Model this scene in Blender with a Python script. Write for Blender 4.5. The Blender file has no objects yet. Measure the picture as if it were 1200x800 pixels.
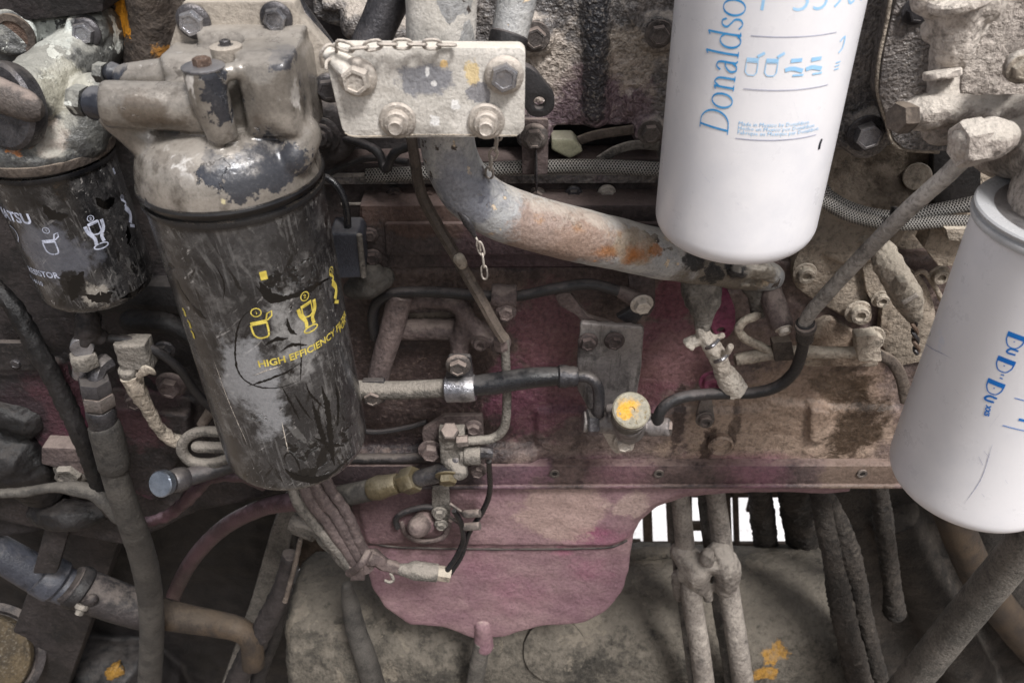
import bpy, bmesh, math, random
from mathutils import Vector, Matrix, noise
from mathutils.geometry import tessellate_polygon
random.seed(7)
sc = bpy.context.scene
COL = sc.collection
# ------------------------------------------------------------------ camera, world, sun, exposure
TH = math.radians(36.5); CT, ST = math.cos(TH), math.sin(TH); FPX = 955.0
cam_data = bpy.data.cameras.new("camera"); cam = bpy.data.objects.new("camera", cam_data); COL.objects.link(cam)
cam_data.lens = FPX / 1200 * 36; cam_data.sensor_width = 36; cam_data.clip_start = 0.01; cam_data.clip_end = 500
cam.location = (0, 0, 0); cam.rotation_euler = (math.radians(90) - TH, 0, 0)
cam_data.dof.use_dof = True; cam_data.dof.focus_distance = 0.72; cam_data.dof.aperture_fstop = 12.0
sc.camera = cam
SUN_EL, SUN_AZ = math.radians(57), math.radians(150)       # compass azimuth of the sun, clockwise from +Y
world = bpy.data.worlds.new("World"); sc.world = world; world.use_nodes = True
wn = world.node_tree; bg = wn.nodes["Background"]
sky = wn.nodes.new("ShaderNodeTexSky"); sky.sky_type = 'NISHITA'; sky.sun_disc = False
sky.sun_elevation = SUN_EL; sky.sun_rotation = SUN_AZ; sky.dust_density = 5.0; sky.air_density = 1.0; sky.ozone_density = 1.0
whs = wn.nodes.new("ShaderNodeHueSaturation"); whs.inputs['Saturation'].default_value = 0.35   # hazy white sky
wn.links.new(sky.outputs[0], whs.inputs['Color']); wn.links.new(whs.outputs[0], bg.inputs[0]); bg.inputs[1].default_value = 0.095
sun_d = bpy.data.lights.new("sun", 'SUN'); sun_d.energy = 2.8; sun_d.angle = math.radians(12); sun_d.color = (1.0, 0.99, 0.98)
sun = bpy.data.objects.new("sun", sun_d); COL.objects.link(sun)
sd = Vector((math.sin(SUN_AZ) * math.cos(SUN_EL), math.cos(SUN_AZ) * math.cos(SUN_EL), math.sin(SUN_EL)))
sun.rotation_euler = sd.to_track_quat('Z', 'Y').to_euler()
sc.view_settings.view_transform = 'Standard'; sc.view_settings.look = 'None'
sc.view_settings.gamma = 1.0; sc.view_settings.exposure = 0.55; sc.view_settings.use_curve_mapping = False
sc.render.engine = 'CYCLES'
sc.cycles.use_denoising = True; sc.cycles.max_bounces = 6; sc.cycles.diffuse_bounces = 3; sc.cycles.glossy_bounces = 3

# ------------------------------------------------------------------ geometry helpers
def ray(px, py):
    a = (px - 600) / FPX; b = (400 - py) / FPX
    return Vector((a, CT + ST * b, -ST + CT * b))
def W(px, py, y):
    d = ray(px, py); return d * (y / d.y)
def DZ(px, py, y):
    return y / ray(px, py).y
def R(r, px, py, y):
    return r * DZ(px, py, y) / FPX
def proj(v):
    f = v.y * CT - v.z * ST; u = v.y * ST + v.z * CT
    return (600 + FPX * v.x / f, 400 - FPX * u / f)

def merge(*gs):
    V, F, U = [], [], []
    for g in gs:
        o = len(V); V += g[0]; F += [tuple(i + o for i in f) for f in g[1]]
        U += g[2] if len(g) > 2 and g[2] else [None] * len(g[1])
    return (V, F, U)

def catmull(P, r, step):
    if len(P) == 2:
        n = max(1, int((P[1] - P[0]).length / step))
        return [P[0].lerp(P[1], i / n) for i in range(n + 1)], [r[0] + (r[1] - r[0]) * i / n for i in range(n + 1)]
    out, ro = [], []
    Q = [P[0] * 2 - P[1]] + P + [P[-1] * 2 - P[-2]]
    for i in range(1, len(Q) - 2):
        a, b, c, d = Q[i - 1:i + 3]
        n = max(2, int((c - b).length / step))
        for k in range(n):
            t = k / n
            out.append(0.5 * (2 * b + (c - a) * t + (2 * a - 5 * b + 4 * c - d) * t * t + (3 * b - a - 3 * c + d) * t ** 3))
            ro.append(r[i - 1] + (r[i] - r[i - 1]) * t)
    out.append(P[-1]); ro.append(r[-1])
    return out, ro

def tube_w(P, r, seg=16, lump=0.0, lf=90, ribs=None, cap='flat', step=None, flat=None, sub=True):
    """tube through world points with world radii"""
    P = [Vector(p) for p in P]
    if not hasattr(r, '__len__'): r = [r] * len(P)
    rm = max(r)
    step = step or max(0.0018, rm * (0.45 if lump else 0.6))
    if sub: C, Rr = catmull(P, list(r), step)
    else: C, Rr = P, list(r)
    n = len(C)
    V, F, U = [], [], []
    t = (C[1] - C[0]).normalized()
    up = Vector((0, 0, 1)) if abs(t.z) < .8 else Vector((0, -1, 0))
    nx = (up - t * up.dot(t)).normalized()
    L = 0; ls = []
    for i in range(n):
        if i: L += (C[i] - C[i - 1]).length
        ls.append(L)
        tt = (C[min(i + 1, n - 1)] - C[max(i - 1, 0)])
        if tt.length > 1e-9: tt.normalize()
        else: tt = t
        nx = (nx - tt * nx.dot(tt)); nx.normalize(); ny = tt.cross(nx)
        for k in range(seg):
            a = 2 * math.pi * k / seg
            rr = Rr[i]
            if ribs: rr *= 1 + ribs[1] * (0.5 + 0.5 * math.sin(2 * math.pi * L / ribs[0] + (a if len(ribs) > 2 else 0)))
            dr = (nx * math.cos(a) + ny * math.sin(a) * (flat or 1))
            p = C[i] + dr * rr
            if lump: p = C[i] + dr * rr * (1 + lump * noise.noise(p * lf) + lump * .5 * noise.noise(p * lf * 2.7))
            V.append(p)
    for i in range(n - 1):
        for k in range(seg):
            k2 = (k + 1) % seg
            F.append((i * seg + k, i * seg + k2, (i + 1) * seg + k2, (i + 1) * seg + k))
            U.append(((ls[i], k / seg), (ls[i], (k + 1) / seg), (ls[i + 1], (k + 1) / seg), (ls[i + 1], k / seg)))
    def addcap(i, sgn):
        tt = (C[i] - C[i - sgn]).normalized() if 0 <= i - sgn < n else t
        base = i * seg if i >= 0 else (n - 1) * seg
        ring = list(range(base, base + seg))
        cc = C[i]
        lv = [(0.92, 0.35), (0.7, 0.72), (0.38, 0.93)] if cap == 'round' else [(0.93, 0.09), (0.5, 0.1)]
        for s, h in lv:
            nr = []
            for k in range(seg):
                d = V[base + k] - cc
                V.append(cc + d * s + tt * Rr[i] * h); nr.append(len(V) - 1)
            for k in range(seg):
                k2 = (k + 1) % seg
                q = (ring[k], ring[k2], nr[k2], nr[k]) if sgn > 0 else (ring[k2], ring[k], nr[k], nr[k2])
                F.append(q); U.append(((0, 0),) * 4)
            ring = nr
        F.append(tuple(ring) if sgn > 0 else tuple(reversed(ring))); U.append(((0, 0),) * seg)
    if cap: 
        addcap(n - 1, 1)
        # start cap
        tt = (C[0] - C[1]).normalized(); ring = list(range(seg)); cc = C[0]
        for s, h in ([(0.92, 0.35), (0.7, 0.72), (0.38, 0.93)] if cap == 'round' else [(0.93, 0.09), (0.5, 0.1)]):
            nr = []
            for k in range(seg):
                d = V[k] - cc; V.append(cc + d * s + tt * Rr[0] * h); nr.append(len(V) - 1)
            for k in range(seg):
                k2 = (k + 1) % seg; F.append((ring[k2], ring[k], nr[k], nr[k2])); U.append(((0, 0),) * 4)
            ring = nr
        F.append(tuple(reversed(ring))); U.append(((0, 0),) * seg)
    return (V, F, U)

def tube(pts, r, **kw):
    """pts (px, py, Y) on the photograph's rays, radius in pixels at that distance"""
    P = [W(*p) for p in pts]
    if not hasattr(r, '__len__'): r = [r] * len(pts)
    return tube_w(P, [R(a, *p) for a, p in zip(r, pts)], **kw)

def axes(n):
    n = Vector(n).normalized()
    up = Vector((0, 0, 1)) if abs(n.z) < .9 else Vector((0, 1, 0))
    x = up.cross(n).normalized(); y = n.cross(x)
    return x, y, n

def lathe(prof, c, ax=(0, 0, 1), seg=48, nseg=None, rot=0):
    """prof [(r, h)] along axis; nseg=6 makes it hexagonal"""
    c = Vector(c); x, y, n = axes(ax); s = nseg or seg
    V, F = [], []
    for r, h in prof:
        for k in range(s):
            a = 2 * math.pi * k / s + rot
            V.append(c + n * h + (x * math.cos(a) + y * math.sin(a)) * r)
    for i in range(len(prof) - 1):
        for k in range(s):
            k2 = (k + 1) % s
            F.append((i * s + k, i * s + k2, (i + 1) * s + k2, (i + 1) * s + k))
    F.append(tuple(reversed(range(s)))); F.append(tuple(range((len(prof) - 1) * s, len(prof) * s)))
    return (V, F, None)

def ball(c, r, sx=1, sy=1, sz=1, seg=20):
    c = Vector(c); V, F = [], []; h = seg // 2
    for i in range(h + 1):
        p = math.pi * i / h
        for k in range(seg):
            a = 2 * math.pi * k / seg
            V.append(c + Vector((r * sx * math.sin(p) * math.cos(a), r * sy * math.sin(p) * math.sin(a), r * sz * math.cos(p))))
    for i in range(h):
        for k in range(seg):
            k2 = (k + 1) % seg; F.append(((i + 1) * seg + k, (i + 1) * seg + k2, i * seg + k2, i * seg + k))
    return (V, F, None)

def box_w(a, b, bev=0):
    x0, y0, z0 = a; x1, y1, z1 = b
    loop = [(x0, z0), (x1, z0), (x1, z1), (x0, z1)]
    return prism(loop, y0, y1 - y0, bev)

def inset2(L, d):
    n = len(L); out = []
    for i in range(n):
        a, b, c = L[i - 1], L[i], L[(i + 1) % n]
        e1 = Vector((b[0] - a[0], b[1] - a[1])); e2 = Vector((c[0] - b[0], c[1] - b[1]))
        if e1.length < 1e-9 or e2.length < 1e-9: out.append(b); continue
        e1.normalize(); e2.normalize()
        n1 = Vector((-e1.y, e1.x)); n2 = Vector((-e2.y, e2.x)); m = n1 + n2
        q = m.length_squared
        m = m * (2 / q) if q > .6 else m.normalized() * 1.4 if q > 1e-6 else n1
        out.append((b[0] + m.x * d, b[1] + m.y * d))
    return out

def area2(L):
    return sum(L[i - 1][0] * L[i][1] - L[i][0] * L[i - 1][1] for i in range(len(L))) / 2

def prism(loop, y0, th, bev=0.001, holes=(), fy=None):
    """outline in x,z (metres), front face at y0, back at y0+th, holes [(x,z,r)]"""
    L = list(loop)
    if area2(L) < 0: L.reverse()
    loops = [L] + [[(hx + hr * math.cos(-2 * math.pi * k / 20), hz + hr * math.sin(-2 * math.pi * k / 20)) for k in range(20)] for hx, hz, hr in holes]
    V, F = [], []
    Y = fy or (lambda x, z: y0)
    fr, bk = [], []
    for lp in loops:
        ins = inset2(lp, bev) if bev else lp
        a = []; b = []; c = []
        for p in ins: V.append(Vector((p[0], Y(*p), p[1]))); a.append(len(V) - 1)
        if bev:
            mid = inset2(lp, bev * .3)
            m = []
            for p in mid: V.append(Vector((p[0], Y(*p) + bev * .3, p[1]))); m.append(len(V) - 1)
            for p in lp: V.append(Vector((p[0], Y(*p) + bev, p[1]))); b.append(len(V) - 1)
        else: m = a; b = a
        for p in lp: V.append(Vector((p[0], Y(*p) + th, p[1]))); c.append(len(V) - 1)
        n = len(lp)
        for i in range(n):
            j = (i + 1) % n
            if bev: F.append((m[i], m[j], a[j], a[i])); F.append((b[i], b[j], m[j], m[i]))
            F.append((c[i], c[j], b[j], b[i]))
        fr.append(a); bk.append(c)
    def fill(idx, flip):
        tris = tessellate_polygon([[Vector((V[i].x, V[i].z, 0)) for i in l] for l in idx])
        flat = [i for l in idx for i in l]
        for t in tris:
            A, B, C = (flat[k] for k in t)
            nz = (V[B].x - V[A].x) * (V[C].z - V[A].z) - (V[C].x - V[A].x) * (V[B].z - V[A].z)
            if abs(nz) < 1e-14: continue
            want = nz > 0
            F.append((A, B, C) if want != flip else (A, C, B))
    fill(fr, False); fill(bk, True)
    return (V, F, None)

def rc(pts, r, n=5):
    """round the corners of a 2-D outline"""
    if not hasattr(r, '__len__'): r = [r] * len(pts)
    out = []; N = len(pts)
    for i in range(N):
        a, b, c = Vector(pts[i - 1]), Vector(pts[i]), Vector(pts[(i + 1) % N]); rr = r[i]
        if rr <= 0: out.append(tuple(b)); continue
        d1 = (a - b); d2 = (c - b); k = min(rr, d1.length * .48, d2.length * .48)
        p, q = b + d1.normalized() * k, b + d2.normalized() * k
        for j in range(n + 1):
            t = j / n; v = p * (1 - t) ** 2 + b * 2 * t * (1 - t) + q * t * t; out.append((v.x, v.y))
    return out

def plate(pts, y, th, bev=1.2, rnd=0, holes=(), tilt=None):
    """plate whose front lies on the plane Y=y; outline, bevel, rounding and holes in pixels; th in metres.
    tilt=(ax, az): y += ax*(x-x0) + az*(z-z0)"""
    if rnd: pts = rc(pts, rnd)
    w = [W(p[0], p[1], y) for p in pts]
    cx = sum(p[0] for p in pts) / len(pts); cy = sum(p[1] for p in pts) / len(pts)
    b = R(bev, cx, cy, y)
    hs = []
    for hx, hy, hr in holes:
        c = W(hx, hy, y); hs.append((c.x, c.z, R(hr, hx, hy, y)))
    c0 = W(cx, cy, y)
    fy = (lambda x, z: y + tilt[0] * (x - c0.x) + tilt[1] * (z - c0.z)) if tilt else None
    return prism([(v.x, v.z) for v in w], y, th, b, hs, fy)

def circ(cx, cy, rx, ry=None, n=28, a0=0, a1=360):
    ry = ry or rx
    full = abs(a1 - a0) >= 360
    return [(cx + rx * math.cos(math.radians(a0 + (a1 - a0) * k / (n if full else n - 1))), cy - ry * math.sin(math.radians(a0 + (a1 - a0) * k / (n if full else n - 1)))) for k in range(n)]

def disp(g, amp, fr, seed=0.0):
    """uneven surface: shift each vertex by smooth noise"""
    o = Vector((seed, seed * 1.7, -seed))
    V = [v + noise.noise_vector(v * fr + o) * amp for v in g[0]]
    return (V, g[1], g[2] if len(g) > 2 else None)

def cast(gs, voxel=0.0022, smooth=4, dis=0.0, dfr=60):
    """fuse closed shapes into one cast body with softened corners"""
    g = merge(*gs)
    me = bpy.data.meshes.new("tmp"); me.from_pydata([tuple(v) for v in g[0]], [], g[1]); me.update()
    o = bpy.data.objects.new("tmp", me); COL.objects.link(o)
    m = o.modifiers.new("r", 'REMESH'); m.mode = 'VOXEL'; m.voxel_size = voxel
    s = o.modifiers.new("s", 'SMOOTH'); s.iterations = smooth; s.factor = 0.5
    dg = bpy.context.evaluated_depsgraph_get(); ev = o.evaluated_get(dg)
    m2 = bpy.data.meshes.new_from_object(ev)
    V = [v.co.copy() for v in m2.vertices]; F = [tuple(p.vertices) for p in m2.polygons]
    bpy.data.objects.remove(o); bpy.data.meshes.remove(me); bpy.data.meshes.remove(m2)
    g = (V, F, None)
    return disp(g, dis, dfr) if dis else g

# ------------------------------------------------------------------ objects
def mesh_of(name, g, mat, base, sharp=38):
    me = bpy.data.meshes.new(name)
    me.from_pydata([tuple(v - base) for v in g[0]], [], g[1]); me.update()
    if len(g) > 2 and g[2] and any(g[2]):
        uv = me.uv_layers.new(name="UVMap"); k = 0; dat = []
        for f, u in zip(g[1], g[2]):
            for i in range(len(f)): dat += list(u[i]) if u else [0, 0]
        uv.data.foreach_set("uv", dat)
    me.shade_smooth()
    if sharp: me.set_sharp_from_angle(angle=math.radians(sharp))
    me.materials.append(mat)
    return me

def obj(name, g, mat, parent=None, kind=None, label=None, sharp=38):
    base = Vector((0, 0, 0))
    q = parent
    while q is not None: base = base + q.location; q = q.parent
    o = bpy.data.objects.new(name, mesh_of(name, g, mat, base, sharp)); COL.objects.link(o)
    if parent: o.parent = parent
    if kind: o['kind'] = kind
    if label: o['label'] = label
    return o

def thing(name, label, cat, at, group=None):
    o = bpy.data.objects.new(name, None); COL.objects.link(o)
    o.empty_display_size = 0.02
    o.location = W(*at) if len(at) == 3 else Vector(at[:3]); o['label'] = label; o['category'] = cat
    if group: o['group'] = group
    return o

def solo(name, g, mat, label, cat, group=None, sharp=38):
    c = Vector((0, 0, 0))
    for v in g[0]: c += v
    c /= len(g[0])
    o = bpy.data.objects.new(name, mesh_of(name, g, mat, c, sharp)); COL.objects.link(o)
    o.location = c; o['label'] = label; o['category'] = cat
    if group: o['group'] = group
    return o

_bm = {}
def _bolt_meshes(kind):
    """unit bolt, axis +Z, across-corners radius 1"""
    if kind in _bm: return _bm[kind]
    Z = Vector((0, 0, 0))
    if kind == 'hex':
        h = lathe([(1, 0.12), (1, .78), (.93, .92), (.74, .96), (.7, .9), (0.05, .88)], Z, nseg=6)
        w = lathe([(1.38, 0), (1.38, .1), (1.3, .17), (1.0, .2), (.1, .2)], Z, seg=28)
    elif kind == 'flange':
        h = lathe([(1, 0.2), (1, .82), (.9, .98), (.68, 1.0), (.62, .9), (0.05, .88)], Z, nseg=6)
        w = lathe([(1.36, 0), (1.36, .12), (1.28, .24), (1.0, .38), (.1, .38)], Z, seg=28)
    elif kind == 'stud':
        h = lathe([(1, .15), (1, .8), (.88, .95), (.62, .98), (.6, 1.7), (.5, 1.8), (.3, 1.72), (.05, 1.72)], Z, nseg=12)
        w = lathe([(1.45, 0), (1.45, .12), (1.3, .25), (1.0, .3), (.1, .3)], Z, seg=28)
    elif kind == 'socket':
        h = lathe([(1, 0.1), (1, .8), (.9, .95), (.55, .98), (.5, .5), (.05, .5)], Z, seg=24)
        w = lathe([(1.4, 0), (1.4, .1), (1.3, .16), (.1, .16)], Z, seg=28)
    out = []
    for nm, g in (('bolt', h), ('washer', w)):
        me = bpy.data.meshes.new(nm); me.from_pydata([tuple(v) for v in g[0]], [], g[1]); me.update()
        me.shade_smooth(); me.set_sharp_from_angle(angle=math.radians(30)); out.append(me)
    _bm[kind] = out
    return out
_bmm = {}
def bolt(px, py, y, r, mat, parent, kind='hex', d=(0, -1, 0), wmat=None, rot=None, L=1.0, washer=True):
    """a bolt whose seat is centred at pixel (px,py) on plane y, a part of parent; its washer a sub-part"""
    hm, wm = _bolt_meshes(kind)
    def with_mat(me, m):
        k = (me.name, m.name)
        if k not in _bmm:
            c = me.copy(); c.materials.clear(); c.materials.append(m); _bmm[k] = c
        return _bmm[k]
    o = bpy.data.objects.new('bolt', with_mat(hm, mat)); COL.objects.link(o)
    p = W(px, py, y); base = Vector((0, 0, 0)); q = parent
    while q is not None: base = base + q.location; q = q.parent
    o.location = p - base
    rm = R(r, px, py, y)
    dv = Vector(d).normalized()
    o.rotation_mode = 'QUATERNION'
    o.rotation_quaternion = dv.to_track_quat('Z', 'Y') @ Matrix.Rotation(random.uniform(0, 1.0) if rot is None else rot, 3, 'Z').to_quaternion()
    o.scale = (rm, rm, rm * L)
    if parent: o.parent = parent
    if washer:
        w = bpy.data.objects.new('washer', with_mat(wm, wmat or mat)); COL.objects.link(w); w.parent = o
    return o

# ------------------------------------------------------------------ print wrapped on a round can
def text2d(s, size, weight=0.0, res=3):
    cu = bpy.data.curves.new("t", 'FONT'); cu.body = s; cu.size = size; cu.offset = weight * size; cu.resolution_u = res
    o = bpy.data.objects.new("t", cu); COL.objects.link(o)
    dg = bpy.context.evaluated_depsgraph_get(); me = bpy.data.meshes.new_from_object(o.evaluated_get(dg))
    V = [(v.co.x, v.co.y) for v in me.vertices]; F = [tuple(p.vertices) for p in me.polygons]
    bpy.data.objects.remove(o); bpy.data.curves.remove(cu); bpy.data.meshes.remove(me)
    return V, F

def stroke2d(pts, w, thin=None, smooth=True, closed=False):
    """ribbon along 2-D points; thin gives a pen contrast (upright strokes thick, level ones thin)"""
    P = [Vector((x, y, 0)) for x, y in pts]
    if closed: P = P + [P[0]]
    if smooth and len(P) > 2: P, _ = catmull(P, [1] * len(P), max(w * .5, 1e-4))
    V, F = [], []; n = len(P)
    for i in range(n):
        if closed and i in (0, n - 1): t = P[1] - P[n - 2]
        else: t = P[min(i + 1, n - 1)] - P[max(i - 1, 0)]
        if t.length < 1e-12: t = Vector((1, 0, 0))
        t.normalize(); nn = Vector((-t.y, t.x, 0))
        ww = w if thin is None else thin + (w - thin) * abs(t.y) ** 1.3
        V += [(P[i].x + nn.x * ww / 2, P[i].y + nn.y * ww / 2), (P[i].x - nn.x * ww / 2, P[i].y - nn.y * ww / 2)]
    for i in range(n - 1): F.append((2 * i, 2 * i + 1, 2 * i + 3, 2 * i + 2))
    return V, F
def m2(*gs):
    V, F = [], []
    for v, f in gs:
        o = len(V); V += v; F += [tuple(i + o for i in q) for q in f]
    return V, F
def t2(g, s=1, dx=0, dy=0, rot=0):
    c, sn = math.cos(rot), math.sin(rot)
    return [((x * c - y * sn) * s + dx, (x * sn + y * c) * s + dy) for x, y in g[0]], g[1]
def fill2d(pts):
    tris = tessellate_polygon([[Vector((x, y, 0)) for x, y in pts]])
    return list(pts), [tuple(t) for t in tris]

LEAN = math.radians(1.4)
def cyl_hit(px, py, ax, ay, r, zp):
    q = Matrix.Rotation(LEAN, 3, 'Y'); pv = Vector((ax, ay, zp))
    o = q @ (-pv) + pv; d = q @ ray(px, py)
    ox, oy = o.x - ax, o.y - ay
    A = d.x ** 2 + d.y ** 2; B = 2 * (d.x * ox + d.y * oy); C = ox * ox + oy * oy - r * r
    D = B * B - 4 * A * C
    t = (-B - math.sqrt(max(D, 0))) / (2 * A); p = o + d * t
    return math.atan2(p.x - ax, -(p.y - ay)), p.z

def wrap(g2, can, px, py, rot=0, off=0.00022):
    """2-D print (metres) laid on the can with its origin at the pixel"""
    ax, ay, r, zp = can
    th, z = cyl_hit(px, py, ax, ay, r, zp)
    bm = bmesh.new()
    vs = [bm.verts.new((x, y, 0)) for x, y in g2[0]]
    for f in g2[1]:
        try: bm.faces.new([vs[i] for i in f])
        except ValueError: pass
    c, s = (1, 0) if rot == 0 else (0, 1) if rot == 90 else (0, -1) if rot == -90 else (math.cos(math.radians(rot)), math.sin(math.radians(rot)))
    for v in bm.verts:
        x, y = v.co.x, v.co.y; v.co = (x * c - y * s, x * s + y * c, 0)
    xs = [v.co.x for v in bm.verts]; a, b = min(xs), max(xs); st = 0.0025; k = a + st
    while k < b:
        bmesh.ops.bisect_plane(bm, geom=bm.verts[:] + bm.edges[:] + bm.faces[:], plane_co=(k, 0, 0), plane_no=(1, 0, 0)); k += st
    bm.verts.index_update(); R0 = r + off
    V = [Vector((ax + R0 * math.sin(th + v.co.x / r), ay - R0 * math.cos(th + v.co.x / r), z + v.co.y)) for v in bm.verts]
    F = []
    for f in bm.faces:
        idx = [v.index for v in f.verts]
        pl = [bm.verts[i] if False else f.verts[j].co for j, i in enumerate(idx)]
        F.append(tuple(idx) if f.normal.z >= 0 else tuple(reversed(idx)))
    bm.free()
    return (V, F, None)
# ------------------------------------------------------------------ materials
def lin(c):
    q = [((v / 255) / 12.92 if v <= 10 else ((v / 255 + .055) / 1.055) ** 2.4) for v in c[:3]]
    l = max(.004, .3 * q[0] + .6 * q[1] + .1 * q[2]); g = min(1.18, (l / .33) ** .20)
    return (min(.86, q[0] * g), min(.86, q[1] * g), min(.86, q[2] * g * 1.07), 1)

class NT:
    def __init__(s, m):
        s.m = m; m.use_nodes = True; s.t = m.node_tree; s.b = s.t.nodes['Principled BSDF']
    def n(s, ty, **kw):
        x = s.t.nodes.new(ty)
        for k, v in kw.items():
            if k.startswith('i_'): x.inputs[k[2:].replace('_', ' ')].default_value = v
            else: setattr(x, k, v)
        return x
    def l(s, a, b): s.t.links.new(a, b)
    def val(s, x, sock):
        if isinstance(x, (int, float)): sock.default_value = x
        elif isinstance(x, tuple): sock.default_value = x
        else: s.l(x, sock)
    def math(s, op, a, b=0.0, c=None, clamp=False):
        x = s.n('ShaderNodeMath', operation=op, use_clamp=clamp); s.val(a, x.inputs[0]); s.val(b, x.inputs[1])
        if c is not None: s.val(c, x.inputs[2])
        return x.outputs[0]
    def mix(s, f, a, b):
        x = s.n('ShaderNodeMix', data_type='RGBA'); s.val(f, x.inputs[0]); s.val(a, x.inputs[6]); s.val(b, x.inputs[7]); return x.outputs[2]
    def noise(s, vec, scale, detail=5, rough=.6, dist=0.0):
        x = s.n('ShaderNodeTexNoise'); x.inputs['Scale'].default_value = scale; x.inputs['Detail'].default_value = detail
        x.inputs['Roughness'].default_value = rough; x.inputs['Distortion'].default_value = dist; s.l(vec, x.inputs['Vector']); return x.outputs[0]
    def step(s, x, lo, hi):
        y = s.n('ShaderNodeMapRange', interpolation_type='SMOOTHSTEP'); s.val(x, y.inputs[0]); y.inputs[1].default_value = lo; y.inputs[2].default_value = hi; return y.outputs[0]
    def mapping(s, vec, scale=(1, 1, 1), rot=(0, 0, 0)):
        x = s.n('ShaderNodeMapping'); x.inputs['Scale'].default_value = scale; x.inputs['Rotation'].default_value = rot; s.l(vec, x.inputs[0]); return x.outputs[0]

MATS = {}
def mat(name, cols, dust=None, dn=.5, rough=.75, metal=0.0, bump=(420, .5), big=(60, .0), spots=(), chips=(), speck=.25, scale=14, contrast=(.38, .62),
        streak=None, scratch=(), braid=False, wear=None, spec=.35, coat=0, crack=None, scr=None, emis=None, bdet=5):
    """cols: sRGB tones mixed by broad noise. dust=(rgb, amount): settles more where a face looks up.
    spots: (px,py,Y,radius_px,rgb,strength[,squash]) stains with a place of their own. chips: (rgb, threshold, scale[, rough])."""
    m = bpy.data.materials.new(name); k = NT(m); b = k.b
    geo = k.n('ShaderNodeNewGeometry'); P = geo.outputs['Position']
    n1 = k.noise(P, scale, 6, .65); f1 = k.step(n1, *contrast)
    col = lin(cols[0])
    if len(cols) > 1: col = k.mix(f1, lin(cols[0]), lin(cols[1]))
    if len(cols) > 2:
        n2 = k.noise(k.mapping(P, (1, 1, 1), (1.1, .3, .7)), scale * 2.6, 6, .7)
        col = k.mix(k.math('MULTIPLY', k.step(n2, .5, .7), .8), col, lin(cols[2]))
    ro = rough
    if streak:     # run marks down the face: (rgb, amount, scale)
        ns = k.noise(k.mapping(P, (1, 1, .12)), streak[2], 5, .65)
        col = k.mix(k.math('MULTIPLY', k.step(ns, .52, .66), streak[1]), col, lin(streak[0]))
    for sr in scratch:   # scrapes along a slanting direction: (rgb, amount, scale, angle, threshold, length[, rough])
        ns = k.noise(k.mapping(k.mapping(P, (1, 1, 1), (0, math.radians(sr[3]), 0)), (1, 1, 1 / sr[5])), sr[2], 5, .6, .15)
        pm = k.step(k.noise(P, 22 + sr[2] * .03, 3, .5), .42, .58)
        mk = k.math('MULTIPLY', k.math('MULTIPLY', k.step(ns, sr[4], sr[4] + .05), pm), sr[1])
        col = k.mix(mk, col, lin(sr[0]))
        if len(sr) > 6: ro = k.math('ADD', k.math('MULTIPLY', mk, sr[6] - rough), ro)
    chm = None
    for ch in chips:
        nc = k.noise(k.mapping(P, (1, 1, 1), (ch[1], 2 * ch[1], .4 + ch[2] * .01)), ch[2], 7, .62, .3)
        mk = k.step(nc, ch[1], ch[1] + .018)
        col = k.mix(mk, col, lin(ch[0]))
        if len(ch) > 3:
            ro = k.math('ADD', k.math('MULTIPLY', mk, ch[3] - rough), ro)
        chm = mk
    for sp in spots:
        c = W(sp[0], sp[1], sp[2]); rr = R(sp[3], sp[0], sp[1], sp[2]); sq = sp[6] if len(sp) > 6 else (1, 1, 1); hard = sp[7] if len(sp) > 7 else .35
        sub = k.n('ShaderNodeVectorMath', operation='SUBTRACT'); k.l(P, sub.inputs[0]); sub.inputs[1].default_value = c
        mu = k.n('ShaderNodeVectorMath', operation='MULTIPLY'); k.l(sub.outputs[0], mu.inputs[0]); mu.inputs[1].default_value = sq
        ln = k.n('ShaderNodeVectorMath', operation='LENGTH'); k.l(mu.outputs[0], ln.inputs[0])
        d = k.math('DIVIDE', ln.outputs['Value'], rr)
        ns = k.noise(P, 0.9 / rr, 8, .7)
        v = k.math('SUBTRACT', k.math('ADD', 1.0, k.math('MULTIPLY', k.math('SUBTRACT', ns, .5), 2.4)), d)
        mk = k.step(v, 0, hard)
        col = k.mix(k.math('MULTIPLY', mk, sp[5]), col, lin(sp[4]))
    # relief shade painted in with pit grime: low parts darker, tops dusted paler
    nb = k.noise(P, bump[0], bdet, .65)
    pit = min(1.0, .3 + bump[1] * .6) if bump[1] > .12 else 0.0
    lowm = k.math('MULTIPLY', k.step(nb, .54, .34), pit * .6); him = k.math('MULTIPLY', k.step(nb, .54, .68), pit * .38)
    col = k.mix(lowm, col, k.mix(.72, col, (0.004, .0035, .003, 1)))
    col = k.mix(him, col, k.mix(.5, col, lin(dust[0]) if dust else (.5, .48, .45, 1)))
    # fine speckle and grain
    nf = k.noise(P, 900, 3, .7)
    if speck:
        hs = k.n('ShaderNodeHueSaturation'); k.l(k.math('ADD', 1 - speck * .9, k.math('MULTIPLY', nf, speck * 1.8)), hs.inputs['Value'])
        if isinstance(col, tuple): hs.inputs['Color'].default_value = col
        else: k.l(col, hs.inputs['Color'])
        col = hs.outputs[0]
        nq = k.noise(P, 130, 5, .75)
        col = k.mix(k.math('MULTIPLY', k.step(nq, .56, .72), speck * .9), col, k.mix(.75, col, (0, 0, 0, 1)))
    if wear:      # worn raised edges (dense castings): (rgb, amount)
        pw = k.step(geo.outputs['Pointiness'], .52, .60)
        col = k.mix(k.math('MULTIPLY', pw, wear[1]), col, lin(wear[0]))
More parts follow.
